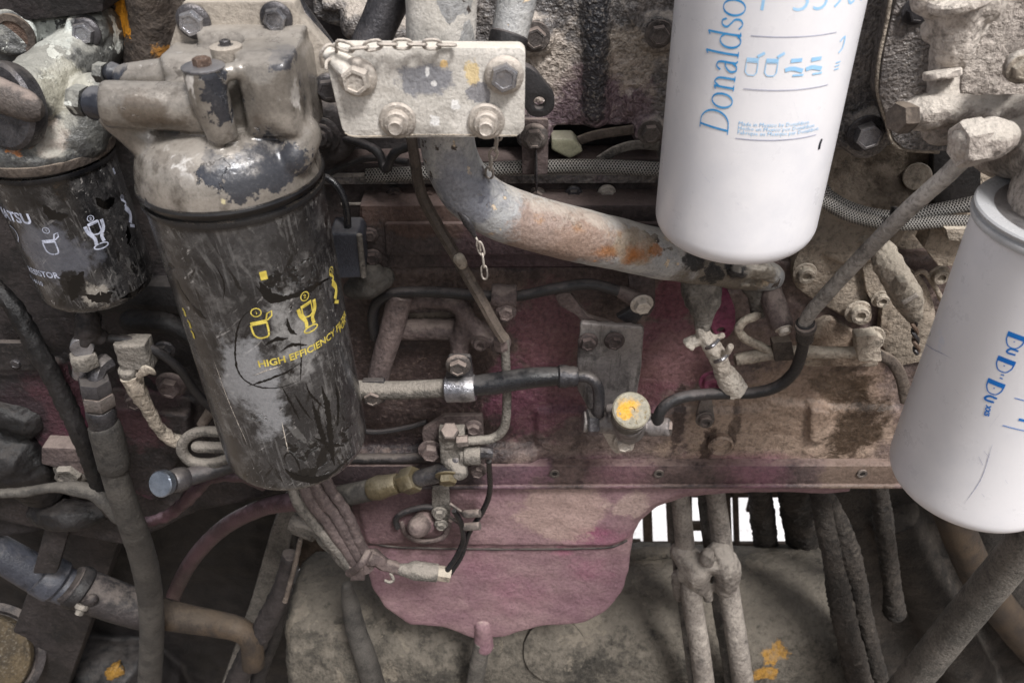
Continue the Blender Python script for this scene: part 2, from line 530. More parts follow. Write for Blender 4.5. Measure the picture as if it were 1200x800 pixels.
    if dust:
        sx = k.n('ShaderNodeSeparateXYZ'); k.l(geo.outputs['Normal'], sx.inputs[0])
        nd = k.noise(P, 55, 7, .72)
        v = k.math('ADD', k.math('MULTIPLY', k.math('MAXIMUM', sx.outputs[2], -.2), dn), nd)
        mk = k.math('MULTIPLY', k.step(v, .90 - dust[1] * .6, 1.15 - dust[1] * .6), min(1, .35 + dust[1] * .5))
        col = k.mix(mk, col, lin(dust[0]))
        ro = k.math('ADD', k.math('MULTIPLY', mk, max(0, .85 - rough)), ro)
    if isinstance(col, tuple): b.inputs['Base Color'].default_value = col
    else: k.l(col, b.inputs['Base Color'])
    rn = k.noise(P, 40, 5, .7)
    ro = k.math('ADD', ro, k.math('MULTIPLY', k.math('SUBTRACT', rn, .62), .45), clamp=True)
    k.l(ro, b.inputs['Roughness'])
    b.inputs['Metallic'].default_value = metal; b.inputs['Specular IOR Level'].default_value = spec
    if coat: b.inputs['Coat Weight'].default_value = coat; b.inputs['Coat Roughness'].default_value = .18
    # relief
    h = k.math('MULTIPLY', nb, bump[1])
    if big[1]: h = k.math('ADD', h, k.math('MULTIPLY', k.noise(P, big[0], 4, .55), big[1] * 4))
    if crack:
        vo = k.n('ShaderNodeTexVoronoi', feature='DISTANCE_TO_EDGE'); vo.inputs['Scale'].default_value = crack[0]
        k.l(k.mapping(P), vo.inputs['Vector']); h = k.math('ADD', h, k.math('MULTIPLY', k.step(vo.outputs[0], 0, .05), crack[1]))
    if chm is not None: h = k.math('SUBTRACT', h, k.math('MULTIPLY', chm, .35))
    if braid:
        uv = k.n('ShaderNodeUVMap'); su = k.n('ShaderNodeSeparateXYZ'); k.l(uv.outputs[0], su.inputs[0])
        a = k.math('MULTIPLY', su.outputs[0], 2400); c = k.math('MULTIPLY', su.outputs[1], 2 * math.pi * 9)
        s1 = k.math('SINE', k.math('ADD', a, c)); s2 = k.math('SINE', k.math('SUBTRACT', a, c))
        br = k.math('MULTIPLY', k.math('MAXIMUM', s1, s2), .8); h = k.math('ADD', h, br)
        dk = k.mix(k.step(br, -.1, .45), (.012, .011, .010, 1), b.inputs['Base Color'].links[0].from_socket)
        k.l(dk, b.inputs['Base Color'])
    bp = k.n('ShaderNodeBump'); bp.inputs['Strength'].default_value = .8; bp.inputs['Distance'].default_value = .0026; k.l(h, bp.inputs['Height'])
    k.l(bp.outputs[0], b.inputs['Normal'])
    MATS[name] = m
    return m

DUST = (150, 140, 126)
mat('dark_grime', [(38, 35, 34), (62, 56, 54), (26, 24, 24)], dust=((120, 110, 100), .25), rough=.7, bump=(260, .6), big=(45, .4))
mat('black_grime', [(22, 21, 21), (40, 37, 36)], dust=((84, 78, 72), .15), rough=.6, bump=(240, .5), big=(40, .3))
mat('brown_grime', [(72, 64, 57), (98, 87, 76), (44, 39, 35)], dust=((140, 127, 110), .35), rough=.85, bump=(240, .7), big=(50, .5))
mat('cast_grey', [(100, 97, 94), (132, 125, 117), (62, 60, 59)], dust=((186, 175, 158), .38), rough=.42, bump=(300, 1.5), bdet=1.5, big=(90, .4),
    spots=[(700, 140, .66, 80, (130, 100, 108), .5), (640, 80, .66, 52, (176, 164, 148), .75), (745, 70, .66, 44, (172, 160, 142), .7), (698, 20, .655, 19, (62, 62, 64), .9, (1, .4, .3)), (698, 70, .655, 19, (62, 62, 64), .9, (1, .4, .3)), (698, 115, .655, 19, (66, 64, 66), .9, (1, .4, .4))])
mat('block_low', [(96, 80, 76), (124, 108, 98), (64, 54, 52)], dust=((160, 140, 124), .22), dn=.3, rough=.48, bump=(200, 1.0), big=(60, .6),
    spots=[(480, 470, .665, 170, (62, 49, 47), .85, (1, 1, 1.2)), (770, 430, .665, 70, (132, 84, 94), .75), (640, 390, .665, 62, (124, 76, 86), .65), (625, 470, .665, 70, (112, 64, 80), .7, (1, 1, 1)),
           (785, 350, .665, 40, (122, 58, 76), .75), (800, 420, .665, 60, (136, 104, 100), .6),
           (900, 520, .665, 110, (156, 136, 116), .8, (.8, 1, 1.1)), (960, 450, .665, 90, (136, 116, 98), .8), (880, 543, .655, 50, (138, 82, 104), .6, (.5, 1, 3), 1), (690, 548, .655, 60, (134, 90, 104), .5, (.6, 1, 3), 1), (1000, 500, .665, 38, (66, 50, 34), .92, (1, 1, .55)), (985, 455, .665, 36, (78, 62, 46), .8),
           (795, 490, .665, 14, (60, 46, 42), .8, (1.6, 1, .25)), (830, 520, .665, 14, (66, 50, 44), .8, (1.4, 1, .3)), (860, 500, .665, 12, (70, 54, 46), .7, (1.6, 1, .25)), (690, 500, .665, 34, (70, 58, 58), .5), (500, 548, .65, 130, (58, 48, 48), .9, (1, 1, 3)), (430, 400, .665, 60, (56, 46, 45), .7)],
    streak=((58, 46, 44), .55, 30))
mat('flange', [(78, 65, 62), (104, 86, 80), (48, 40, 40)], dust=((140, 120, 108), .15), rough=.55, bump=(220, .6), big=(50, .4),
    spots=[(880, 560, .64, 60, (132, 84, 100), .55, (1, 1, 1), 1), (720, 565, .64, 60, (126, 88, 96), .5, (1, 1, 1), 1), (1010, 560, .64, 70, (108, 92, 78), .8), (600, 560, .64, 60, (120, 80, 96), .6), (450, 560, .64, 190, (64, 54, 54), .92), (600, 565, .64, 60, (110, 84, 90), .5)])
mat('oil_pan', [(124, 94, 99), (140, 114, 112)], dust=((162, 144, 132), .3), rough=.8, contrast=(.3, .7), bump=(250, .5), big=(45, .4),
    spots=[(700, 630, .661, 46, (146, 78, 104), .6, (.8, 1, 1.6), 1.3), (690, 620, .661, 26, (150, 76, 106), .75, (.7, 1, 2), 1.0), (690, 675, .661, 34, (144, 80, 104), .6, (1, 1, 1), 1.2), (600, 700, .661, 60, (134, 84, 102), .6, (1, 1, 1), 1.3), (470, 600, .661, 100, (98, 76, 76), .9), (660, 650, .661, 18, (146, 80, 104), .6, (1, 1, 1), 1.2), (660, 596, .661, 60, (156, 134, 122), .8), (740, 590, .661, 30, (160, 140, 128), .8), (560, 660, .661, 50, (136, 94, 104), .5, (1, 1, 1), 1.3)])
mat('pan_tube', [(66, 62, 54), (92, 86, 75), (38, 36, 31)], chips=(((110, 102, 88), .61, 13, .95),), contrast=(.42, .56), dust=((122, 114, 100), .3), dn=.5, rough=.95, bump=(170, 1.6), big=(38, 1.1), speck=.3, scale=9,
    spots=[(912, 770, .705, 17, (156, 114, 40), .85, (1, 1, 1), .25), (896, 788, .70, 13, (156, 114, 40), .8, (.7, 1, 1.3), .25)])
mat('filter_head', [(116, 110, 100), (146, 139, 127), (74, 66, 56)], dust=((164, 157, 144), .2), scratch=[((70, 62, 52), .7, 60, 10, .60, 3), ((206, 202, 192), .8, 50, -20, .63, 2)], rough=.24, bump=(420, .13), big=(40, .06), metal=.25, spec=.6,
    chips=(((66, 68, 73), .60, 30, .3),), spots=[(255, 115, .47, 17, (56, 58, 63), .95, (1, 1, .6), .1), (318, 198, .462, 50, (60, 62, 67), .95, (.72, .8, 1.25), .08), (278, 188, .462, 16, (66, 68, 73), .95, (1, 1, 1), .08), (180, 105, .46, 20, (72, 74, 80), .9, (.7, 1, 1.4), .12), (170, 135, .47, 28, (92, 80, 66), .7), (330, 66, .49, 16, (70, 72, 78), .85, (1, .5, 1), .12), (205, 150, .475, 26, (84, 72, 58), .75, (1, 1, 1), .6), (190, 190, .47, 16, (84, 74, 60), .6), (300, 150, .475, 18, (96, 84, 72), .6, (1, 1, 1), .8), (283, 180, .46, 7, (196, 190, 178), .95, (1, 1, 1), .1), (262, 235, .455, 5, (190, 180, 140), .9)],
    wear=((214, 206, 190), .5))
mat('head_left', [(58, 58, 58), (96, 96, 90), (36, 35, 35)], dust=((168, 166, 152), .4), rough=.42, bump=(200, .8), big=(60, .4), metal=.1, spec=.5,
    chips=(((188, 190, 178), .60, 42, .8),), spots=[(60, 45, .64, 34, (176, 180, 170), .85, (1, 1, .6), .1), (75, 100, .6, 40, (170, 166, 146), .7), (20, 172, .568, 12, (170, 104, 44), .8, (1, 1, 1), .2), (35, 168, .568, 7, (170, 104, 44), .7, (1, 1, 1), .2), (60, 160, .58, 26, (168, 156, 140), .6), (90, 175, .57, 8, (190, 110, 20), .9)])
mat('back_orange', [(60, 54, 50), (92, 82, 72), (40, 37, 36)], dust=((132, 120, 104), .3), rough=.7, bump=(220, .9), big=(50, .6),
    spots=[(143, 20, .68, 18, (206, 140, 34), .95, (1.2, 1, .7), .1), (186, 52, .68, 14, (190, 132, 50), .7, (1.2, 1, .6), .3), (78, 3, .68, 9, (200, 130, 50), .8)])
mat('mount_plate', [(134, 126, 114), (156, 147, 132), (104, 98, 90)], dust=((168, 158, 142), .35), rough=.55, bump=(420, .4), big=(40, .3))
mat('steel_dark', [(70, 69, 70), (98, 95, 94), (46, 45, 46)], dust=((138, 130, 120), .22), rough=.34, metal=.55, bump=(420, .35))
mat('steel', [(136, 136, 138), (166, 165, 163), (84, 82, 82)], dust=((170, 162, 150), .2), rough=.26, metal=.8, bump=(420, .3), spec=.5)
mat('bolt_brown', [(88, 82, 77), (116, 108, 100), (58, 53, 50)], dust=((168, 152, 138), .4), rough=.6, metal=.3, bump=(420, .6))
mat('bolt_pale', [(156, 148, 136), (182, 174, 160), (118, 112, 106)], dust=((198, 188, 172), .5), rough=.5, metal=.4, bump=(420, .5))
mat('plate_pale', [(176, 171, 159), (194, 189, 177), (146, 141, 131)], dust=((198, 190, 172), .45), dn=.6, rough=.6, bump=(420, .35), big=(50, .35), speck=.18,
    chips=(((118, 120, 126), .655, 26, .5),),
    spots=[(505, 95, .50, 34, (116, 118, 123), .8, (.8, 1, 1.6), .3), (553, 86, .50, 12, (196, 174, 124), .85, (1.3, 1, .6), .3), (520, 75, .5, 5, (214, 180, 120), .9, (1, 1, 1), .2), (560, 108, .5, 14, (96, 98, 108), .7, (1, 1, 1), .15),
           (501, 84, .5, 4.0, (206, 204, 196), .9, (1.4, 1, .7), .1), (508, 98, .5, 3.4, (206, 204, 196), .9, (1, 1, 1), .1), (534, 124, .5, 5.5, (206, 204, 196), .9, (1, 1, .8), .1), (509, 142, .5, 6, (206, 204, 196), .9, (1, 1, .8), .1)])
mat('pipe_main', [(150, 150, 146), (170, 168, 160), (118, 118, 120)], dust=((186, 178, 162), .3), dn=.5, rough=.5, metal=.1, bump=(360, .5), big=(60, .35), speck=.2,
    spots=[(555, 235, .535, 52, (112, 115, 122), .8), (530, 195, .53, 26, (118, 120, 126), .6), (650, 270, .555, 60, (142, 122, 108), .95, (.7, 1, 1)), (700, 280, .56, 46, (138, 116, 100), .85, (.7, 1, 1)), (745, 290, .575, 34, (150, 134, 112), .9), (850, 318, .60, 70, (112, 102, 86), .9),
           (650, 258, .55, 16, (150, 110, 66), .7, (.5, 1, 1.4), .5), (690, 270, .56, 16, (148, 104, 58), .7, (.6, 1, 1.4), .9), (745, 302, .572, 24, (158, 94, 34), .9, (.7, 1, 1.2), .9), (712, 296, .565, 14, (150, 96, 46), .75, (.5, 1, 1.4), .9), (728, 272, .572, 12, (156, 102, 44), .8, (.6, 1, 1.2), .9), (770, 292, .58, 12, (160, 100, 44), .8, (1, 1, 1), .4), (700, 313, .562, 10, (190, 120, 40), .8, (.4, 1, 1.6), .4),
           (815, 302, .592, 19, (40, 38, 38), .9, (1, 1, 1), .2), (836, 322, .597, 15, (38, 38, 40), .9, (1, 1, 1), .2), (862, 316, .60, 14, (40, 40, 44), .9, (1, 1, 1), .2), (880, 318, .605, 10, (184, 172, 150), .85, (1, 1, 1), .2), (585, 262, .54, 3, (200, 196, 186), .9), (672, 285, .55, 4, (206, 200, 190), .9, (.6, 1, 1), .2), (690, 290, .556, 4, (206, 200, 190), .9, (.6, 1, 1), .2), (705, 300, .558, 4, (206, 200, 190), .8, (.6, 1, 1), .2)],
    chips=(((84, 74, 66), .60, 46, .8), ((196, 178, 150), .63, 70, .7)))
mat('white_can', [(209, 207, 203), (200, 199, 197)], rough=.38, bump=(240, .03), big=(12, .02), speck=.02, scale=9, spec=.45,
    spots=[(786, 60, .5, 10, (190, 200, 215), .35, (1, 1, .4)), (800, 262, .47, 3, (120, 120, 120), .7), (1112, 400, .45, 16, (196, 200, 206), .5), (1128, 540, .395, 3, (150, 150, 156), .5), (1170, 555, .4, 4, (120, 120, 124), .6), (1125, 500, .4, 4, (140, 142, 146), .6), (1087, 430, .43, 3, (110, 108, 104), .7), (1048, 512, .43, 5, (160, 130, 90), .7), (1178, 565, .4, 3, (110, 110, 116), .7)])
def black_can(name, spots, extra):
    mat(name, [(28, 28, 29), (58, 57, 56), (96, 94, 90)], rough=.30, coat=.25, bump=(350, .15), big=(30, .1), speck=.35, scale=20, contrast=(.34, .66), spec=.6, spots=spots,
        chips=(((14, 14, 15), .635, 24, .16),), streak=((112, 110, 108), .1, 60), dust=((128, 124, 116), extra), dn=.1,
        scratch=[((150, 148, 142), .16, 420, 3, .56, 16), ((128, 126, 120), .32, 200, 24, .56, 9), ((8, 8, 8), .9, 90, -35, .57, 7, .15), ((10, 10, 10), .9, 150, 15, .6, 8, .15), ((160, 156, 148), .6, 320, -50, .62, 12)])
black_can('can_black', [(350, 420, .44, 60, (150, 148, 142), .6, (1.3, 1, .6)), (290, 470, .44, 46, (142, 142, 140), .65, (1, 1, .5)), (320, 380, .44, 24, (16, 16, 17), .9, (1, 1, 1), .2), (400, 480, .44, 24, (12, 12, 13), .95, (1.6, 1, .55), .15), (300, 345, .43, 26, (18, 18, 19), .9, (.8, 1, 1.8), .2),
        (270, 390, .44, 16, (18, 18, 18), .8), (355, 292, .43, 10, (14, 14, 14), .9, (.8, 1, 1.5), .2), (212, 320, .44, 12, (12, 12, 12), .9, (1, 1, .6), .2), (372, 560, .45, 18, (10, 10, 10), .95, (.5, 1, 1.6), .1), (290, 282, .44, 22, (148, 138, 122), .5), (345, 440, .44, 20, (20, 20, 20), .75, (2.5, 1, .5), .2), (250, 250, .44, 60, (88, 84, 78), .4)], .3)
black_can('can_navy', [(110, 350, .56, 20, (140, 134, 122), .8, (1, 1, .8)), (60, 300, .56, 50, (96, 98, 104), .6), (140, 300, .56, 36, (92, 92, 92), .6), (85, 335, .56, 16, (8, 8, 9), .95, (1, 1, .8), .2), (60, 205, .58, 40, (12, 12, 13), .9), (70, 225, .56, 18, (54, 40, 24), .6), (140, 245, .56, 20, (10, 10, 11), .9), (20, 240, .58, 20, (94, 96, 102), .5)], .2)
mat('seam_white', [(176, 175, 170), (170, 170, 166)], rough=.35, bump=(300, .05), speck=.1)
mat('can_seam', [(36, 36, 38), (60, 58, 56)], rough=.22, metal=.5, bump=(350, .1), spec=.6, dust=((120, 108, 92), .25), dn=.3)
mat('print_yellow', [(196, 178, 82), (168, 150, 62)], chips=(((40, 40, 38), .66, 300, .5),), rough=.6, bump=(400, .05), scale=120, speck=.25)
mat('print_white', [(176, 180, 190), (136, 140, 150)], chips=(((50, 50, 52), .64, 300, .5),), rough=.6, bump=(400, .05), scale=160, speck=.25)
mat('print_blue', [(44, 140, 200), (80, 160, 210)], rough=.5, bump=(400, .03), scale=40, speck=.05)
mat('print_blue_pale', [(160, 196, 218), (140, 184, 212)], rough=.5, bump=(400, .03), scale=40, speck=.05)
mat('print_blue_strong', [(16, 112, 196), (24, 122, 202)], rough=.5, bump=(400, .03), scale=40, speck=.1)
mat('print_grey', [(150, 152, 166), (170, 172, 184)], rough=.5, bump=(400, .03), scale=40, speck=.05)
mat('rubber', [(40, 39, 39), (56, 54, 54)], dust=((118, 110, 104), .3), rough=.5, bump=(500, .3), spec=.4)
mat('rubber_gloss', [(24, 24, 26), (40, 40, 42)], dust=((110, 106, 100), .18), rough=.3, bump=(500, .2), spec=.5)
mat('hose_grey', [(66, 63, 58), (86, 82, 75), (46, 44, 41)], dust=((118, 112, 101), .25), rough=.75, bump=(400, .6), big=(60, .2))
mat('hose_dusty', [(92, 88, 80), (118, 112, 102), (66, 62, 58)], dust=((156, 148, 134), .5), rough=.9, bump=(320, 1.0), big=(80, .4))
mat('hose_brown', [(60, 51, 43), (80, 66, 50), (44, 38, 33)], dust=((98, 86, 70), .25), rough=.75, bump=(360, .5))
mat('hose_purple', [(70, 50, 52), (92, 68, 70), (50, 38, 40)], dust=((134, 114, 118), .3), rough=.45, bump=(420, .4))
mat('pink_dust', [(88, 76, 72), (108, 94, 88), (60, 52, 49)], dust=((148, 134, 122), .3), rough=.8, bump=(250, .8), big=(70, .4))
mat('magenta_paint', [(128, 56, 84), (140, 76, 96), (92, 52, 66)], dust=((160, 128, 124), .3), rough=.7, bump=(250, .7))
mat('dust_tan', [(142, 132, 116), (166, 154, 136), (104, 96, 84)], dust=((184, 174, 154), .5), rough=.95, bump=(240, 1.4), big=(90, .7), speck=.3)
mat('dust_pale', [(176, 166, 150), (196, 186, 170), (134, 124, 112)], dust=((206, 198, 182), .5), rough=.95, bump=(260, 1.5), big=(80, .8), speck=.25)
mat('dust_beige', [(160, 150, 138), (184, 174, 160), (116, 108, 98)], dust=((198, 190, 174), .55), dn=.6, rough=.95, bump=(240, 1.8), big=(80, .9), speck=.25, spots=[(1170, 100, .5, 34, (96, 88, 76), .7)])
mat('cover_brown', [(134, 123, 107), (160, 147, 128), (96, 87, 75)], dust=((154, 140, 122), .4), rough=.85, bump=(240, .8), big=(60, .5),
    spots=[(1060, 200, .68, 60, (70, 56, 40), .7), (1130, 300, .68, 60, (100, 84, 66), .6), (990, 400, .66, 50, (96, 74, 56), .7)])
mat('cover_dark', [(62, 54, 51), (80, 69, 65), (43, 38, 37)], dust=((120, 104, 96), .3), rough=.7, bump=(240, .9), big=(40, .4), spots=[(520, 250, .63, 60, (92, 66, 52), .5, (.5, 1, 2)), (600, 300, .63, 90, (84, 62, 66), .6)])
mat('braid', [(150, 146, 136), (172, 168, 158)], dust=((170, 162, 148), .2), rough=.55, metal=.3, braid=True, bump=(400, .3))
mat('brass', [(98, 88, 66), (120, 108, 80), (66, 58, 46)], dust=((132, 124, 104), .35), rough=.5, metal=.5, bump=(400, .5))
mat('yellow_cap', [(158, 152, 132), (138, 132, 112)], rough=.55, bump=(250, .5), spots=[(740, 476, .55, 20, (200, 150, 26), .92, (1, 1, 1), .5), (733, 484, .55, 9, (196, 146, 24), .9, (1, 1, 1), .15)], chips=(((150, 136, 104), .62, 160, .7),))
mat('chrome', [(158, 163, 168), (116, 122, 128)], rough=.22, metal=.75, bump=(400, .1), speck=.15, dust=((120, 124, 128), .1), dn=0)
mat('cap_navy', [(34, 36, 42), (54, 56, 62)], rough=.3, bump=(400, .1), dust=((132, 130, 126), .2), spec=.5)
mat('yellow_paint', [(150, 112, 40), (124, 92, 40)], rough=.8, bump=(240, .6), chips=(((96, 84, 62), .56, 60),))
mat('wheel_brown', [(70, 60, 44), (90, 77, 55), (46, 40, 32)], rough=.85, bump=(260, .9), big=(40, .5), spots=[(0, 715, .8, 30, (176, 130, 44), .7)])
mat('pipes_grey', [(118, 110, 100), (142, 134, 122), (88, 82, 76)], dust=((162, 154, 140), .5), rough=.9, bump=(250, .9), big=(80, .5),
    spots=[(812, 705, .8, 6, (214, 160, 40), .95, (1.5, 1, .4), .15), (822, 770, .8, 9, (222, 160, 20), .95, (1.6, 1, .35), .15), (855, 702, .8, 6, (206, 156, 50), .9, (1, 1, 1), .15), (870, 795, .8, 10, (206, 154, 40), .9, (1.4, 1, .6), .15)])
mat('olive_plastic', [(132, 130, 106), (150, 146, 120)], rough=.6, bump=(400, .3), dust=((160, 154, 136), .3))
mat('concrete', [(206, 204, 198), (190, 188, 182), (214, 212, 206)], rough=.9, bump=(60, .5), scale=2, speck=.05)
mat('cable_white', [(190, 182, 166), (168, 158, 142)], rough=.9, bump=(260, 1.2), speck=.2)
mat('rod_grey', [(150, 145, 136), (178, 172, 161), (92, 88, 82)], dust=((176, 168, 154), .4), rough=.6, bump=(260, 1.0), big=(80, .3), scratch=[((190, 184, 172), .7, 240, 50, .6, 3)])
mat('rod_brown', [(84, 75, 66), (108, 97, 86), (52, 47, 43)], dust=((140, 128, 112), .35), rough=.55, bump=(400, .5))
mat('brown_dark', [(52, 47, 41), (72, 65, 57), (32, 29, 26)], dust=((104, 96, 84), .3), rough=.9, bump=(240, 1.2), big=(60, .6))
mat('steel_dusty', [(112, 107, 103), (136, 130, 123), (76, 73, 71)], dust=((150, 140, 130), .3), rough=.45, metal=.3, bump=(300, .5), streak=((46, 43, 42), .6, 120))
mat('rust', [(96, 78, 66), (120, 98, 82), (64, 52, 46)], rough=.9, bump=(400, 1.0), metal=.1)
mat('wire_copper', [(126, 104, 86), (96, 82, 70)], rough=.5, metal=.3)
mat('box_blue', [(54, 56, 62), (72, 74, 80), (40, 42, 46)], rough=.45, dust=((112, 108, 104), .2), bump=(420, .4))
M = MATS
# ================================================================== the ground behind and the engine's large bodies
gr = lambda x0, x1, y0, y1, z: ([Vector((x0, y0, z)), Vector((x1, y0, z)), Vector((x1, y1, z)), Vector((x0, y1, z))], [(0, 1, 2, 3)], None)
obj('ground', gr(-60, 60, -60, 120, -3.004), M['brown_grime'], kind='structure')
obj('yard_paving', gr(-30, 30, 2.1, 60, -3.0), M['concrete'], kind='structure')

eb = thing('engine_block', 'large grimy engine block filling the space behind the filters and pipes', 'engine block', (0, .9, -.3))
obj('backing_slab', box_w((-1.2, .70, -.70), (1.3, .76, -.08), .01), M['dark_grime'], eb)  # backing slab added to block light, kept thin so sun reaches the yard

# ribbed casing at the top middle
cs = [plate([(366, -60), (800, -60), (800, 147), (778, 150), (775, 170), (745, 172), (742, 148), (648, 148), (645, 172), (606, 172), (604, 148), (560, 130), (480, 60), (366, 22)], .665, .05, 2.5, rnd=6),
      tube([(698, -60, .668), (698, 60, .668), (698, 132, .668)], 18, cap='round', seg=20),
      tube([(742, 8, .662), (742, 28, .662)], 3, seg=8), tube([(738, 110, .662), (738, 132, .662)], 4, seg=8),
      lathe([(R(26, 627, 42, .66), -.004), (R(22, 627, 42, .66), .006)], W(627, 42, .664), (0, -1, 0), 24),
      lathe([(R(26, 772, 38, .66), -.004), (R(22, 772, 38, .66), .006)], W(772, 38, .664), (0, -1, 0), 24),
      lathe([(R(22, 627, 160, .66), -.004), (R(18, 627, 160, .66), .006)], W(627, 160, .664), (0, -1, 0), 24),
      lathe([(R(22, 762, 155, .66), -.004), (R(18, 762, 155, .66), .006)], W(762, 155, .664), (0, -1, 0), 24),
      tube([(420, 28, .655), (470, 40, .66)], 22, cap='round'), tube([(378, 5, .66), (560, 5, .66)], 8)]
obj('ribbed_casing', cast(cs, .0022, 4, .0012, 120), M['cast_grey'], eb, sharp=0)
for px, py, r in ((627, 43, 13), (772, 40, 12), (627, 160, 11), (762, 155, 11)):
    bolt(px, py, .655, r, M['bolt_brown'], eb)

# narrow machined ledge and the long cover below it
lg = thing('machined_ledge', 'dark narrow engine ledge carrying a row of small bolts above the long cover', 'ledge', (600, 225, .66))
obj('ledge_face', plate([(370, 192), (772, 186), (790, 285), (370, 285)], .660, .03, 1.5), M['cover_dark'], lg)
obj('lip', prism([(W(370, 203, .66).x, W(370, 203, .66).z), (W(772, 200, .66).x, W(772, 200, .66).z), (W(772, 210, .66).x, W(772, 210, .66).z), (W(370, 212, .66).x, W(370, 212, .66).z)], .652, .02, .001), M['cast_grey'], lg)
obj('seam_strip', tube([(400, 239, .660), (560, 238, .660), (640, 236, .660), (690, 237, .660)], 2, seg=8), M['bolt_pale'], lg)
obj('recess_shade_plate', plate([(628, 240), (735, 238), (744, 246), (746, 262), (628, 262)], .654, .01, 1.5, rnd=4), M['rubber'], lg)  # dark plate stands in for the shade of a rounded slot
for px, py, m_ in ((463, 229, 'cover_dark'), (503, 229, 'cover_dark'), (585, 231, 'bolt_brown'), (629, 229, 'bolt_brown'), (672, 227, 'steel_dark'), (711, 226, 'bolt_pale')):
    bolt(px, py, .655, 8, M[m_], lg, 'flange')

cb = thing('side_cover', 'long brown grimy engine side cover with two bolts at its end behind the elbow pipe', 'engine cover', (590, 275, .63))
obj('cover_panel', plate([(421, 241), (780, 240), (800, 315), (446, 315), (428, 306), (421, 290)], .63, .045, 3, rnd=[2, 2, 2, 6, 6, 4]), M['cover_dark'], cb)
obj('raised_band', plate([(450, 262), (780, 262), (790, 300), (452, 300)], .626, .008, 3, rnd=5), M['cover_dark'], cb)
bolt(434, 275, .629, 7, M['cover_dark'], cb, 'flange'); bolt(437, 301, .629, 8, M['cover_dark'], cb, 'flange')

# dirty lower wall, flange and oil pan
lw = thing('crankcase_wall', 'stained crankcase wall with magenta overspray and dusty tan run marks above the pan flange', 'crankcase', (720, 450, .665))
wall_o = [(395, 317), (1140, 300), (1140, 420), (1090, 560), (395, 560)]
obj('wall_face', disp(cast([plate(wall_o, .669, .035, 3),
     plate([(628, 482), (885, 482), (905, 470), (950, 478), (1060, 480), (1060, 552), (628, 552)], .663, .02, 3, rnd=4),
     plate([(950, 478), (976, 484), (972, 520), (948, 520)], .655, .02, 2, rnd=4),
     tube([(395, 535, .668), (620, 530, .668)], 14, cap='round')], .0026, 5), .0012, 60), M['block_low'], lw, sharp=0)
for c in ((844, 520, 15), ):
    obj('core_plug', lathe([(R(c[2], c[0], c[1], .655), -.004), (R(c[2], c[0], c[1], .655), .0035), (R(c[2] * .85, c[0], c[1], .655), .005), (R(c[2] * .75, c[0], c[1], .655), .002), (R(c[2] * .3, c[0], c[1], .655), .002), (.001, .004)], W(c[0], c[1], .659), (0, -1, 0)), M['block_low'], lw)
for px, py, r in ((834, 446, 9),):
    bolt(px, py, .655, r + 2, M['magenta_paint'], lw, 'socket')
obj('pan_flange', disp(prism([(W(385, 546, .651).x, W(385, 546, .651).z), (W(1075, 546, .651).x, W(1075, 546, .651).z), (W(1075, 573, .651).x, W(1075, 573, .651).z), (W(385, 573, .651).x, W(385, 573, .651).z)], .651, .05, .003), .0008, 30), M['flange'], lw)
obj('flange_lip', tube([(385, 571, .650), (600, 570, .650), (800, 569, .650), (1075, 569, .650)], 3.2, lump=.2), M['flange'], lw)
for px in (650, 772, 1010):
    obj('bolt_hole', lathe([(R(6, px, 553, .64), 0), (R(6, px, 553, .64), .002), (R(3.4, px, 553, .64), .002), (R(3.2, px, 553, .64), .0006), (.0005, .0006)], W(px, 554, .6505), (0, -1, 0), 20), M['bolt_brown'], lw)
    obj('hole_shade_disc', lathe([(R(3, px, 553, .64), 0), (R(3, px, 553, .64), .0016)], W(px, 554, .6505), (0, -1, 0), 16), M['black_grime'], lw)  # black disc stands in for the shade inside the bolt hole

pan = thing('oil_pan', 'rounded magenta-stained oil pan hanging under the crankcase flange', 'oil pan', (600, 650, .72))
def panring(o, y): return [W(p[0], p[1], y) for p in o]
pan_o = [(404, 560), (1000, 560), (1000, 580), (860, 580), (806, 584), (772, 596), (752, 612), (744, 626), (741, 645), (737, 672), (730, 696), (712, 718), (684, 732), (630, 736), (590, 748), (556, 750), (516, 736), (480, 734), (450, 714), (434, 690), (426, 650), (412, 604)]
pg = cast([plate(pan_o, .667, .30, 5), plate([(408, 560), (1000, 560), (1000, 576), (850, 577), (800, 582), (764, 596), (744, 614), (735, 634), (715, 641), (430, 640)], .659, .2, 4)], .0032, 8, .0012, 45)
obj('pan_body', pg, M['oil_pan'], pan, sharp=0)
obj('crease', tube([(432, 636, .6625), (470, 641, .6625), (560, 643, .6625), (650, 643, .6625), (712, 641, .6625), (735, 633, .664)], 1.3, seg=8, lump=.5), M['dark_grime'], pan)
obj('drain_stub', tube([(566, 730, .672), (567, 756, .668)], 11, cap='round', lump=.08), M['oil_pan'], pan)
obj('drain_hose', tube([(566, 750, .668), (561, 775, .668), (552, 820, .668)], 10, lump=.06), M['hose_dusty'], pan)
pl = obj('side_plug', tube([(515, 605, .70), (498, 612, .645)], [30, 15], cap='round', lump=.08), M['oil_pan'], pan)
obj('plug_cap', tube([(500, 609, .655), (490, 617, .632)], [14, 13], cap='round', lump=.08), M['pink_dust'], pan)
obj('plug_ring', tube([(470, 610, .66), (478, 628, .655), (500, 634, .65), (520, 628, .65), (528, 610, .655)], 3, lump=.2), M['pink_dust'], pan)

